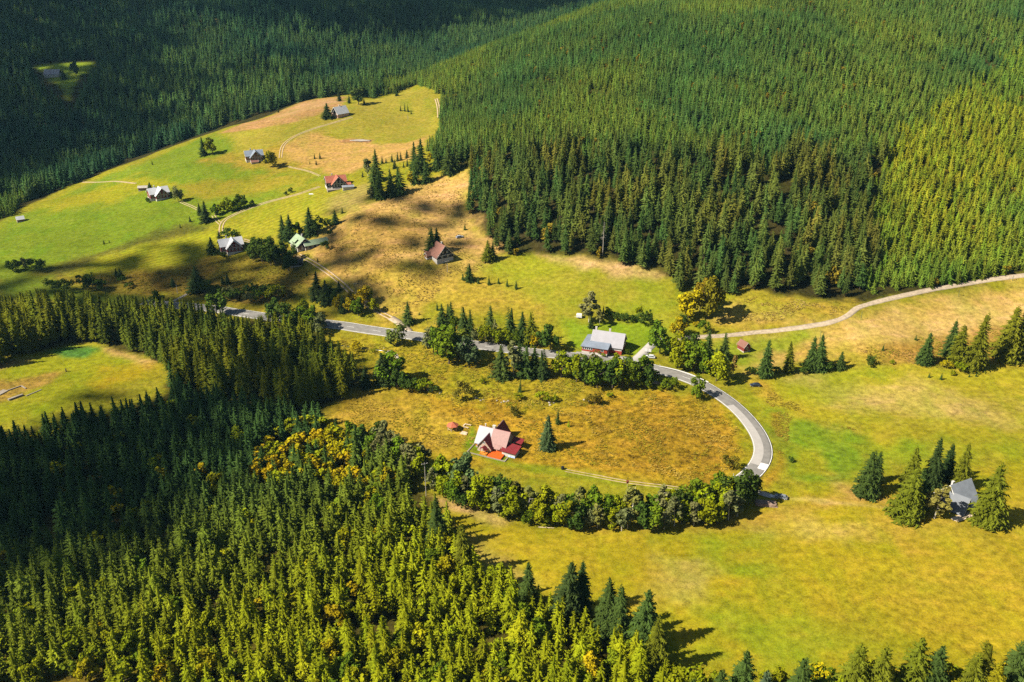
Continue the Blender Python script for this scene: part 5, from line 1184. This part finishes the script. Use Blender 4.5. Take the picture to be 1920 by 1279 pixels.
# -- the far woods
X, Y, g = scatter(-1150, 1250, 330, 1750, 3.55, 3)
Z = hgt(X, Y); U, Vv, D = project(X, Y, Z)
keep = (D > 300) & (U > -420) & (U < 2700) & (Vv > -260)
X, Y, Z, U, Vv, D = [a[keep] for a in (X, Y, Z, U, Vv, D)]
infar = inpoly(U, Vv, FAR) & ~inpoly(U, Vv, CLEAR)
vis = visible(X, Y, Z)
hid = ~vis & (D > 640) & (U < 1300) & ~inpoly(U, Vv, CLEAR)
ok = infar | hid
# not hidden deep behind a ridge
vt = visible(X, Y, Z+24)
ok &= vt
# thin out with distance: old stands are wider spaced
RU = [700, 720, 830, 950, 1040, 1130, 1250]; ridge_v = np.interp(U, RU, [158, 150, 112, 70, 35, 0, -50]); ridge_d = np.interp(U, RU, [860, 865, 870, 850, 870, 890, 920])
left = ((U < 720) & (D > 640)) | ((U >= 720) & (U < 1400) & ((Vv < ridge_v-6) | (D > ridge_d+25)))
thin = g.random(len(X))
ok &= ~(left & (thin > .44))
crease = np.interp(Vv, [-200, 0, 120, 220, 300, 400, 560], [2300, 2150, 1900, 1730, 1665, 1612, 1600])
young_r = (U > crease+(fbm(X/16, Y/16, 79)-.5)*150)
low = (~left) & (~young_r) & (Vv+70*(fbm(X/25, Y/25, 77)-.5)*2 > 300) & (U > 860)
ok &= ~(low & (thin > .42))
X, Y, Z, U, Vv, D, left, young_r, low, vis = [a[ok] for a in (X, Y, Z, U, Vv, D, left, young_r, low, vis)]
n = len(X)
nb1 = fbm(X/60, Y/60, 41); nb2 = fbm(X/18, Y/18, 43); r1 = g.random(n)
Hh = np.where(left, g.uniform(13, 18, n), np.where(young_r, g.uniform(7.5, 11, n), np.where(low, g.uniform(14, 21, n), g.uniform(8.0, 11.5, n))))
Hh = Hh*(.72+.38*nb2+.2*fbm((X*.8+Y*.6)/14, (Y*.8-X*.6)/60, 47))
streak = fbm((X*.8+Y*.6)/14, (Y*.8-X*.6)/60, 47); gap = ((nb2 < .28) & (r1 < .65)) | ((streak < .27) & (r1 < .7) & ~left)
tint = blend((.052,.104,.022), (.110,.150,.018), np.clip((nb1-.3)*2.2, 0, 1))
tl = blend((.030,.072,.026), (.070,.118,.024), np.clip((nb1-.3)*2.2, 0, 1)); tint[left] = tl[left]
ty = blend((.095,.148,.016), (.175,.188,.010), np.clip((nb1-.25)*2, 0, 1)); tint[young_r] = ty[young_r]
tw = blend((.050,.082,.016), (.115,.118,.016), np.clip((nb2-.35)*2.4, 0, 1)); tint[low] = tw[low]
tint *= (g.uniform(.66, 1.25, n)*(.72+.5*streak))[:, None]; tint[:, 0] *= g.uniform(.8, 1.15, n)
kind = np.where(low | (left & (r1 < .5)), 'oldspruce', 'spruce').astype(object)
wide = g.uniform(.85, 1.15, n)*np.where(young_r, 1.12, 1.0)*np.where(low, 1.15, 1)*np.where(left, 1.1, 1)
bl = (r1 > .987) & ~left
kind[bl] = 'broadleaf'; Hh[bl] *= .62; tint[bl] = (.17,.13,.012)
# autumn bushes along the lower wood edge
e = polydist(U, Vv, FAR); edge = (e > -7) & (U > 880) & (r1 < .10); kind[edge] = 'broadleaf'; Hh[edge] = g.uniform(5, 8, n)[edge]; tint[edge] = (.19,.14,.008)
k2 = ~gap
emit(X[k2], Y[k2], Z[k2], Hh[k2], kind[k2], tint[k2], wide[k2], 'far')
# bushes on the left far edge
# -- the near plantation and the tall stand behind the clearing
X, Y, g = scatter(-440, 130, 110, 520, 3.9, 9)
Z = hgt(X, Y); U, Vv, D = project(X, Y, Z)
ok = inpoly(U, Vv, PLANT) & (U > -560) & (Vv < 1560)
tall = np.zeros(len(X), bool)
tall |= (Vv < np.interp(U, [-300, 0, 160, 300, 340, 420, 520, 600, 700], [735, 700, 655, 700, 735, 760, 775, 785, 790]))
th_ = g.random(len(X))
ok &= ~(tall & (th_ > .42))
# the lower left corner is open and bushy
openc = np.clip((Vv-1130)/160, 0, 1)*np.clip((620-U)/500, 0, 1)
gapn = fbm(X/11, Y/11, 61)
ok &= ~((gapn < .30+.14*openc) & ~tall)
X, Y, Z, U, Vv, D, tall = [a[ok] for a in (X, Y, Z, U, Vv, D, tall)]
n = len(X); r1 = g.random(n); r2 = g.random(n)
nb1 = fbm(X/35, Y/35, 51); nb2 = fbm(X/9, Y/9, 53)
Hh = np.where(tall, g.uniform(16, 23, n), g.uniform(8.5, 14, n)*(.8+.4*nb2))
# brighter yellow towards the bottom and right, dark blue green towards the upper left
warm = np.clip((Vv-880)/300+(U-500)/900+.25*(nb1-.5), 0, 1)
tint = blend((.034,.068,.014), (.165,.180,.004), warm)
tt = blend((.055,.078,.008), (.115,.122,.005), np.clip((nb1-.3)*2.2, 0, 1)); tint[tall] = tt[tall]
tint *= g.uniform(.75, 1.25, n)[:, None]
kind = np.where(tall, 'oldspruce', 'spruce').astype(object)
wide = np.where(tall, g.uniform(1.0, 1.3, n), g.uniform(.8, 1.08, n))
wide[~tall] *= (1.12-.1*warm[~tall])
YELP = [(480,860),(540,790),(600,800),(660,850),(720,900),(700,960),(640,930),(560,900),(500,940),(470,900)]
yp = inpoly(U, Vv, YELP) & ~tall
pb = np.where(yp, .80, .04+.13*np.clip((Vv-880)/260, 0, 1)*np.clip((U-150)/300,0,1)+.09*(U > 600)+.35*np.clip((Vv-1130)/160, 0, 1)*np.clip((620-U)/500, 0, 1))
bl = (r1 < pb) & ~tall
kind[bl] = 'broadleaf'; Hh[bl] = g.uniform(4.5, 9, n)[bl]
pal = np.array([(.24,.215,.004), LEAF_YG, LEAF_YG, LEAF_G, (.13,.165,.005), (.20,.20,.004), (.15,.18,.005), LEAF_YG, (.28,.21,.004), (.11,.15,.006)])
tint[bl] = pal[(r2*len(pal)).astype(int)][bl]*g.uniform(.8, 1.15, n)[bl][:, None]
wide[bl] = 1.2
yb = bl & yp; pal2 = np.array([LEAF_Y, (.26,.23,.004), (.32,.23,.004), LEAF_YG, (.20,.21,.004)]); tint[yb] = pal2[(r2*5).astype(int)][yb]
# the stand must not stand higher than the road and pasture seen over its tops
Ut, Vt, _ = project(X, Y, Z+Hh)
lim = np.interp(Ut, [-250, 0, 60, 150, 230, 330, 400, 430, 480, 520, 570, 620, 660, 690], [550, 552, 538, 542, 550, 556, 568, 588, 590, 580, 590, 625, 660, 700])
Hh = np.where(tall & (Vt < lim), Hh*np.clip((Vv-lim)/(Vv-Vt), .3, 1), Hh)
kt = ~(tall & (Hh < 7))
X, Y, Z, Hh, kind, tint, wide = [a[kt] for a in (X, Y, Z, Hh, kind, tint, wide)]
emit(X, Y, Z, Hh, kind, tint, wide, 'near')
# keep clear of houses and of the individually placed plants
pl = np.array([(p[0], p[1]) for p in placed])
A = np.array([(t[0], t[1]) for t in TREES])
clearance = np.full(len(A), 99.0)
for i in range(0, len(A), 4000):
    q = A[i:i+4000]; clearance[i:i+4000] = np.sqrt(((q[:, None]-pl[None])**2).sum(2)).min(1)
TREES = [t for t, c in zip(TREES, clearance) if c > 1.8]
# which show largest
xs = np.array([t[0] for t in TREES]); ys = np.array([t[1] for t in TREES]); zs = np.array([t[2] for t in TREES]); hs = np.array([t[3] for t in TREES])
U, Vv, D = project(xs, ys, zs); Ut, Vt, _ = project(xs, ys, zs+hs)
infr = (Ut > 4) & (Ut < 1916) & (Vt > 4) & (Vt < 1240)
show = (Vv-Vt)*hs/D*infr
near = np.array([t[7] == 'near' for t in TREES])
spr = np.array([t[4] != 'broadleaf' for t in TREES])
n_s = sum(1 for o in bpy.data.objects if o.name.startswith('spruce_tree'))
pick = set()
order = np.argsort(-show)
cs = cb = 0
for i in order:
    if show[i] <= 0: break
    if spr[i] and cs < 298-n_s: pick.add(int(i)); cs += 1
    elif not spr[i] and near[i] and cb < 60: pick.add(int(i)); cb += 1
for i in sorted(pick):
    x, y, z, h, kd, tn, wd, rg = TREES[i]
    u, v = U[i], Vv[i]
    tallk = kd == 'oldspruce'
    if kd == 'broadleaf':
        lab = 'yellowing leafy sapling among the young spruces of the near plantation'; grp = 'leafy saplings in the plantation'
    elif tallk and rg == 'near':
        lab = 'tall old spruce in the stand between the small clearing and the road'; grp = 'tall old spruces of the stand by the clearing'
    elif tallk:
        lab = 'tall old spruce on the lower edge of the big wooded slope'; grp = 'old spruces on the edge of the big slope'
    elif v < 1000 and u < 520:
        lab = 'blue green spruce in the shaded upper part of the near plantation'; grp = 'shaded plantation spruces'
    else:
        lab = 'sunlit yellow green spruce in the near plantation beside the meadow'; grp = 'sunlit plantation spruces'
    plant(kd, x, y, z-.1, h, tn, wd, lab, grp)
rest = [t for i, t in enumerate(TREES) if i not in pick]
print('trees single', len(pick), 'rest', len(rest), 'spruce placed', n_s)

# ---- a mass object: points with tint, turn and size; geometry nodes set a light tree on each
def wood(name, label, trees, kinds):
    g = np.random.default_rng(17)
    pr = []
    for k in kinds: pr += [(k, i, o) for i, o in enumerate(PROTO[k])]
    idx = np.array([next(j for j, (k, i, o) in enumerate(pr) if k == t[4])+g.integers(len(PROTO[t[4]])) for t in trees], np.int32)
    me = bpy.data.meshes.new(name)
    me.vertices.add(len(trees))
    me.vertices.foreach_set('co', np.array([(t[0], t[1], t[2]-.1) for t in trees], np.float32).ravel())
    a = me.attributes.new('variant', 'INT', 'POINT'); a.data.foreach_set('value', idx)
    a = me.attributes.new('turn', 'FLOAT_VECTOR', 'POINT'); a.data.foreach_set('vector', np.stack([g.normal(0, .025, len(trees)), g.normal(0, .025, len(trees)), g.uniform(0, 6.28, len(trees))], 1).astype(np.float32).ravel())
    a = me.attributes.new('size', 'FLOAT_VECTOR', 'POINT'); a.data.foreach_set('vector', np.array([(t[3]*t[6], t[3]*t[6], t[3]) for t in trees], np.float32).ravel())
    a = me.attributes.new('tint', 'FLOAT_COLOR', 'POINT'); a.data.foreach_set('color', np.array([(*t[5], 1) for t in trees], np.float32).ravel())
    o = mesh_obj(name, me); tag(o, label, 'wood', kind='stuff')
    ng = bpy.data.node_groups.new(name, 'GeometryNodeTree')
    ng.interface.new_socket('Geometry', in_out='INPUT', socket_type='NodeSocketGeometry')
    ng.interface.new_socket('Geometry', in_out='OUTPUT', socket_type='NodeSocketGeometry')
    gi = ng.nodes.new('NodeGroupInput'); go = ng.nodes.new('NodeGroupOutput'); jn = ng.nodes.new('GeometryNodeJoinGeometry')
    def named(nm, tp):
        q = ng.nodes.new('GeometryNodeInputNamedAttribute'); q.data_type = tp; q.inputs['Name'].default_value = nm; return q.outputs['Attribute']
    av, at_, asz = named('variant', 'INT'), named('turn', 'FLOAT_VECTOR'), named('size', 'FLOAT_VECTOR')
    e2r = ng.nodes.new('FunctionNodeEulerToRotation'); ng.links.new(at_, e2r.inputs[0])
    for j, (k, i, po) in enumerate(pr):
        oi = ng.nodes.new('GeometryNodeObjectInfo'); oi.inputs['Object'].default_value = po; oi.inputs['As Instance'].default_value = True
        ip = ng.nodes.new('GeometryNodeInstanceOnPoints')
        cmpn = ng.nodes.new('FunctionNodeCompare'); cmpn.data_type = 'INT'; cmpn.operation = 'EQUAL'
        ins = [s for s in cmpn.inputs if s.type == 'INT']; ng.links.new(av, ins[0]); ins[1].default_value = j
        ng.links.new(gi.outputs[0], ip.inputs['Points']); ng.links.new(cmpn.outputs[0], ip.inputs['Selection'])
        ng.links.new(oi.outputs['Geometry'], ip.inputs['Instance'])
        ng.links.new(e2r.outputs[0], ip.inputs['Rotation']); ng.links.new(asz, ip.inputs['Scale'])
        ng.links.new(ip.outputs[0], jn.inputs[0])
    ng.links.new(jn.outputs[0], go.inputs[0])
    md = o.modifiers.new('trees', 'NODES'); md.node_group = ng
    return o
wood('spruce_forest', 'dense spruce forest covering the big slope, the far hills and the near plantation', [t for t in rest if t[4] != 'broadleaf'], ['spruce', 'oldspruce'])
wood('autumn_undergrowth', 'yellow autumn undergrowth scattered through the woods', [t for t in rest if t[4] == 'broadleaf'], ['broadleaf'])

# ---- tussocks of coarse grass: real tufts on the rough ground
def tuft_geo(seed):
    g = np.random.default_rng(seed); V = []; Fc = []
    for k in range(11):
        a = g.uniform(0, 6.28); l = g.uniform(.35, .75); h = g.uniform(.45, 1.0); b = len(V); ca, sa = math.cos(a), math.sin(a); w = .14
        V += [(-sa*w, ca*w, -.05), (sa*w, -ca*w, -.05), (ca*l*.5+sa*w*.6, sa*l*.5-ca*w*.6, h*.8), (ca*l, sa*l, h*.72), (ca*l*.5-sa*w*.6, sa*l*.5+ca*w*.6, h*.8)]
        Fc += [(b, b+1, b+2, b+4), (b+2, b+3, b+4)]
    return V, Fc
M_TUFT = leaf_mat('coarse_grass', .2, 4, .15)
for s_ in range(3):
    v_, f_ = tuft_geo(300+s_); PROTO.setdefault('tuft', []).append(bpy.data.objects.new('tuft', np_mesh('tuft', v_, f_, M_TUFT)))
TU = []
g = np.random.default_rng(77)
for px, n_, cols, sz, thr in (
  ([(650,745),(830,748),(1000,772),(1230,738),(1330,748),(1396,800),(1405,850),(1380,890),(1280,908),(1100,885),(960,850),(760,845),(630,800)], 15000, ((.24,.15,.014),(.29,.20,.035),(.17,.12,.012),(.20,.17,.012)), .55, .40),
  ([(620,625),(760,645),(900,668),(1060,685),(1230,732),(1240,755),(1000,785),(820,750),(720,725),(645,690)], 9000, ((.20,.18,.012),(.15,.15,.010),(.26,.20,.03),(.17,.10,.012)), .6, .36),
  ([(600,470),(640,420),(790,345),(884,322),(878,400),(925,470),(930,500),(870,520),(760,598),(700,575),(640,530)], 9000, ((.30,.21,.055),(.22,.15,.04),(.19,.15,.02)), .6, .45),
  ([(100,520),(330,505),(410,480),(560,470),(590,520),(560,560),(480,572),(350,558),(200,545)], 5000, ((.15,.10,.018),(.12,.11,.012),(.19,.13,.03)), .7, .38),
  ([(1600,650),(1960,600),(1960,690),(1800,698),(1640,690)], 4000, ((.26,.16,.05),(.20,.14,.02),(.17,.17,.012)), .6, .42),
  ([(1420,715),(1470,740),(1540,790),(1640,805),(1620,820),(1490,785),(1476,830),(1474,880),(1440,918),(1428,914),(1455,860),(1445,800)], 2600, ((.22,.15,.02),(.18,.14,.015)), .5, .38),
  ([(1330,600),(1400,556),(1500,562),(1596,575),(1580,592),(1480,608)], 2500, ((.33,.24,.07),(.24,.17,.03)), .6, .42),
  ):
    a = np.array(px, float); m_ = n_*5
    u = g.uniform(a[:, 0].min(), a[:, 0].max(), m_); v = g.uniform(a[:, 1].min(), a[:, 1].max(), m_)
    k = inpoly(u, v, px); u, v = u[k], v[k]
    X, Y, Z, d = ground(u, v)
    w_ = wpoly(px); dd = polydist(X, Y, w_)+(fbm(X/6, Y/6, 151)-.5)*12
    k = (fbm(X/7, Y/7, 131) > thr+.06) & (dd < -3); X, Y, Z = X[k][:int(n_*.3)], Y[k][:int(n_*.3)], Z[k][:int(n_*.3)]
    pn = fbm(X/9, Y/9, 141)
    for i in range(len(X)):
        c = np.array(cols[int(min(len(cols)-1, pn[i]*1.3*len(cols)*g.uniform(.6, 1.2)))])*g.uniform(1.0, 1.6); h = sz*g.uniform(.4, 1.1)
        TU.append((X[i], Y[i], Z[i]+.08, h, 'tuft', c, 1.5))
# none on the carriageway or tracks
tp = np.array([(t[0], t[1]) for t in TU]); rd = np.concatenate([RP, GRAV]); dm = np.full(len(tp), 99.0)
for i in range(0, len(tp), 4000): dm[i:i+4000] = np.sqrt(((tp[i:i+4000, None]-rd[None])**2).sum(2)).min(1)
wood('coarse_grass', 'coarse tussock grass over the rough meadows', [t for t, q_ in zip(TU, dm) if q_ > 5], ['tuft'])
bpy.data.objects['coarse_grass']['category'] = 'grass'
# ------------------------------------------------------------------ clouds overhead (out of frame) that shade parts of the land
SUN_EL, SUN_AZ = R(43), R(20)                       # light travels towards +x, a little away from the camera
tosun = Vector((-math.cos(SUN_EL)*math.cos(SUN_AZ), -math.cos(SUN_EL)*math.sin(SUN_AZ), math.sin(SUN_EL)))
M_CLOUD = simple('cloud', (.9, .9, .9), 1, .03, .02, spec=0)
CLOUDS = [  # pixel polygon of the shade on the land, cover, feather m
 ([(-300,440),(40,365),(150,325),(240,290),(320,245),(330,180),(335,90),(345,40),(440,-40),(-300,-40)], .74, 45),
 ([(470,45),(640,55),(760,75),(880,62),(1000,38),(1180,-10),(1180,-80),(440,-80),(440,10)], .78, 40),
 ([(330,240),(420,205),(560,160),(690,130),(640,105),(500,120),(345,150)], .2, 40),
 ([(-250,900),(40,845),(200,790),(320,765),(390,745),(440,755),(450,800),(420,850),(420,900),(370,950),(300,1000),(120,1020),(0,1090),(-250,1100)], .80, 30),
 ([(520,680),(600,655),(690,690),(660,750),(590,775),(520,750)], .6, 14),  # cloud added to darken the self-shaded end of the tall stand
 ([(-250,500),(60,500),(200,490),(320,480),(420,470),(520,480),(620,490),(640,540),(560,575),(300,575),(100,570),(-250,560)], .4, 26),
 ([(600,455),(650,415),(740,400),(800,425),(730,470),(690,520),(640,520)], .42, 42),
]
def build_clouds():
    bm = bmesh.new(); bmesh.ops.create_icosphere(bm, subdivisions=1, radius=1); iv = np.array([v.co[:] for v in bm.verts]); bf = np.array([[v.index for v in f.verts] for f in bm.faces]); bm.free()
    g = np.random.default_rng(5); ALT = 900.0
    for ci, (px, cover, fe) in enumerate(CLOUDS):
        w = []
        for u, v in px:
            x, y, z, d = g1(u, max(v, -60)); w.append((x, y))
        wx = np.array([p[0] for p in w]); wy = np.array([p[1] for p in w])
        C = []
        for r0, sp, inset in ((15, 16, 16), (6.5, 8, 0)):
            X, Y = np.meshgrid(np.arange(wx.min()-fe, wx.max()+fe, sp), np.arange(wy.min()-fe, wy.max()+fe, sp))
            X = (X+g.uniform(-.5, .5, X.shape)*sp).ravel(); Y = (Y+g.uniform(-.5, .5, Y.shape)*sp).ravel()
            d = polydist(X, Y, w)+(fbm(X/70, Y/70, 71+ci)-.5)*fe*1.1
            dens = np.clip(.5-d/(2*fe), 0, 1)*cover
            if inset:
                ok = (d < -fe-inset) if cover > .9 else np.zeros(len(X), bool)
            else:
                n2 = fbm(X/30, Y/30, 91+ci); ok = g.random(len(X)) < (dens+ (n2-.5)*.04*(dens > .05))*1.05
            for x, y in zip(X[ok], Y[ok]): C.append((x, y, r0*g.uniform(.75, 1.25)))
        C = np.array(C)
        zg = hgt(C[:, 0], C[:, 1]); alt = ALT+g.uniform(-25, 40, len(C))
        t = (alt-zg)/tosun.z
        P_ = np.stack([C[:, 0]+tosun.x*t, C[:, 1]+tosun.y*t, alt], 1)
        V = (P_[:, None]+iv[None]*C[:, 2][:, None, None]).reshape(-1, 3)
        Fs = (bf[None]+(np.arange(len(C))*len(iv))[:, None, None]).reshape(-1, 3)
        me = bpy.data.meshes.new('cloud'); me.vertices.add(len(V)); me.vertices.foreach_set('co', V.ravel().astype(np.float32))
        me.loops.add(Fs.size); me.loops.foreach_set('vertex_index', Fs.ravel().astype(np.int32)); me.polygons.add(len(Fs)); me.polygons.foreach_set('loop_start', np.arange(0, Fs.size, 3, dtype=np.int32))
        me.polygons.foreach_set('use_smooth', np.ones(len(Fs), bool)); me.update(calc_edges=True); me.materials.append(M_CLOUD)
        o = mesh_obj('cloud', me); tag(o, 'unseen white cloud above the valley, shaped to shade the land', 'cloud', kind='structure')
build_clouds()
HAZE = 0.000032
q = MB(); q.box(-2750, 2750, -2750, 2750, -60, 470)
hz = q.build('haze', None); hz['kind'] = 'stuff'; tag(hz, 'thin bluish haze in the valley air', 'haze')
m = bpy.data.materials.new('haze_air'); m.use_nodes = True; nt = m.node_tree
nt.nodes.remove(nt.nodes['Principled BSDF']); pv = nt.nodes.new('ShaderNodeVolumePrincipled'); pv.inputs['Density'].default_value = HAZE; pv.inputs['Color'].default_value = (.35, .75, 1, 1); pv.inputs['Anisotropy'].default_value = .2
nt.links.new(pv.outputs[0], nt.nodes['Material Output'].inputs['Volume'])
hz.data.materials.clear(); hz.data.materials.append(m)
# ------------------------------------------------------------------ camera, sun, sky
cam = bpy.data.cameras.new('camera'); co = bpy.data.objects.new('camera', cam); COL.objects.link(co)
co.location = (0, 0, CAMZ); co.rotation_euler = (math.pi/2-PITCH, 0, 0)
cam.sensor_width = 36; cam.lens = F/1920*36; cam.clip_start = 1; cam.clip_end = 20000
SC.camera = co
sl = bpy.data.lights.new('sun', 'SUN'); sl.energy = 5.0; sl.angle = R(.5); sl.color = (1, .93, .80)
so = bpy.data.objects.new('sun', sl); COL.objects.link(so); so.rotation_euler = tosun.to_track_quat('Z', 'Y').to_euler()
w = bpy.data.worlds.new('World'); SC.world = w; w.use_nodes = True
nt = w.node_tree; bg = nt.nodes['Background']
sky = nt.nodes.new('ShaderNodeTexSky'); sky.sky_type = 'NISHITA'; sky.sun_disc = False
sky.sun_elevation = SUN_EL; sky.sun_rotation = math.atan2(tosun.x, tosun.y)
nt.links.new(sky.outputs[0], bg.inputs[0]); bg.inputs[1].default_value = .04
SC.view_settings.view_transform = 'Standard'; SC.view_settings.look = 'None'; SC.view_settings.exposure = 1.25; SC.view_settings.gamma = 1
cy = SC.cycles; cy.max_bounces = 6; cy.diffuse_bounces = 2; cy.glossy_bounces = 2; cy.transmission_bounces = 4; cy.volume_bounces = 0; cy.transparent_max_bounces = 4
cy.use_denoising = False; cy.use_adaptive_sampling = True; cy.adaptive_threshold = .008
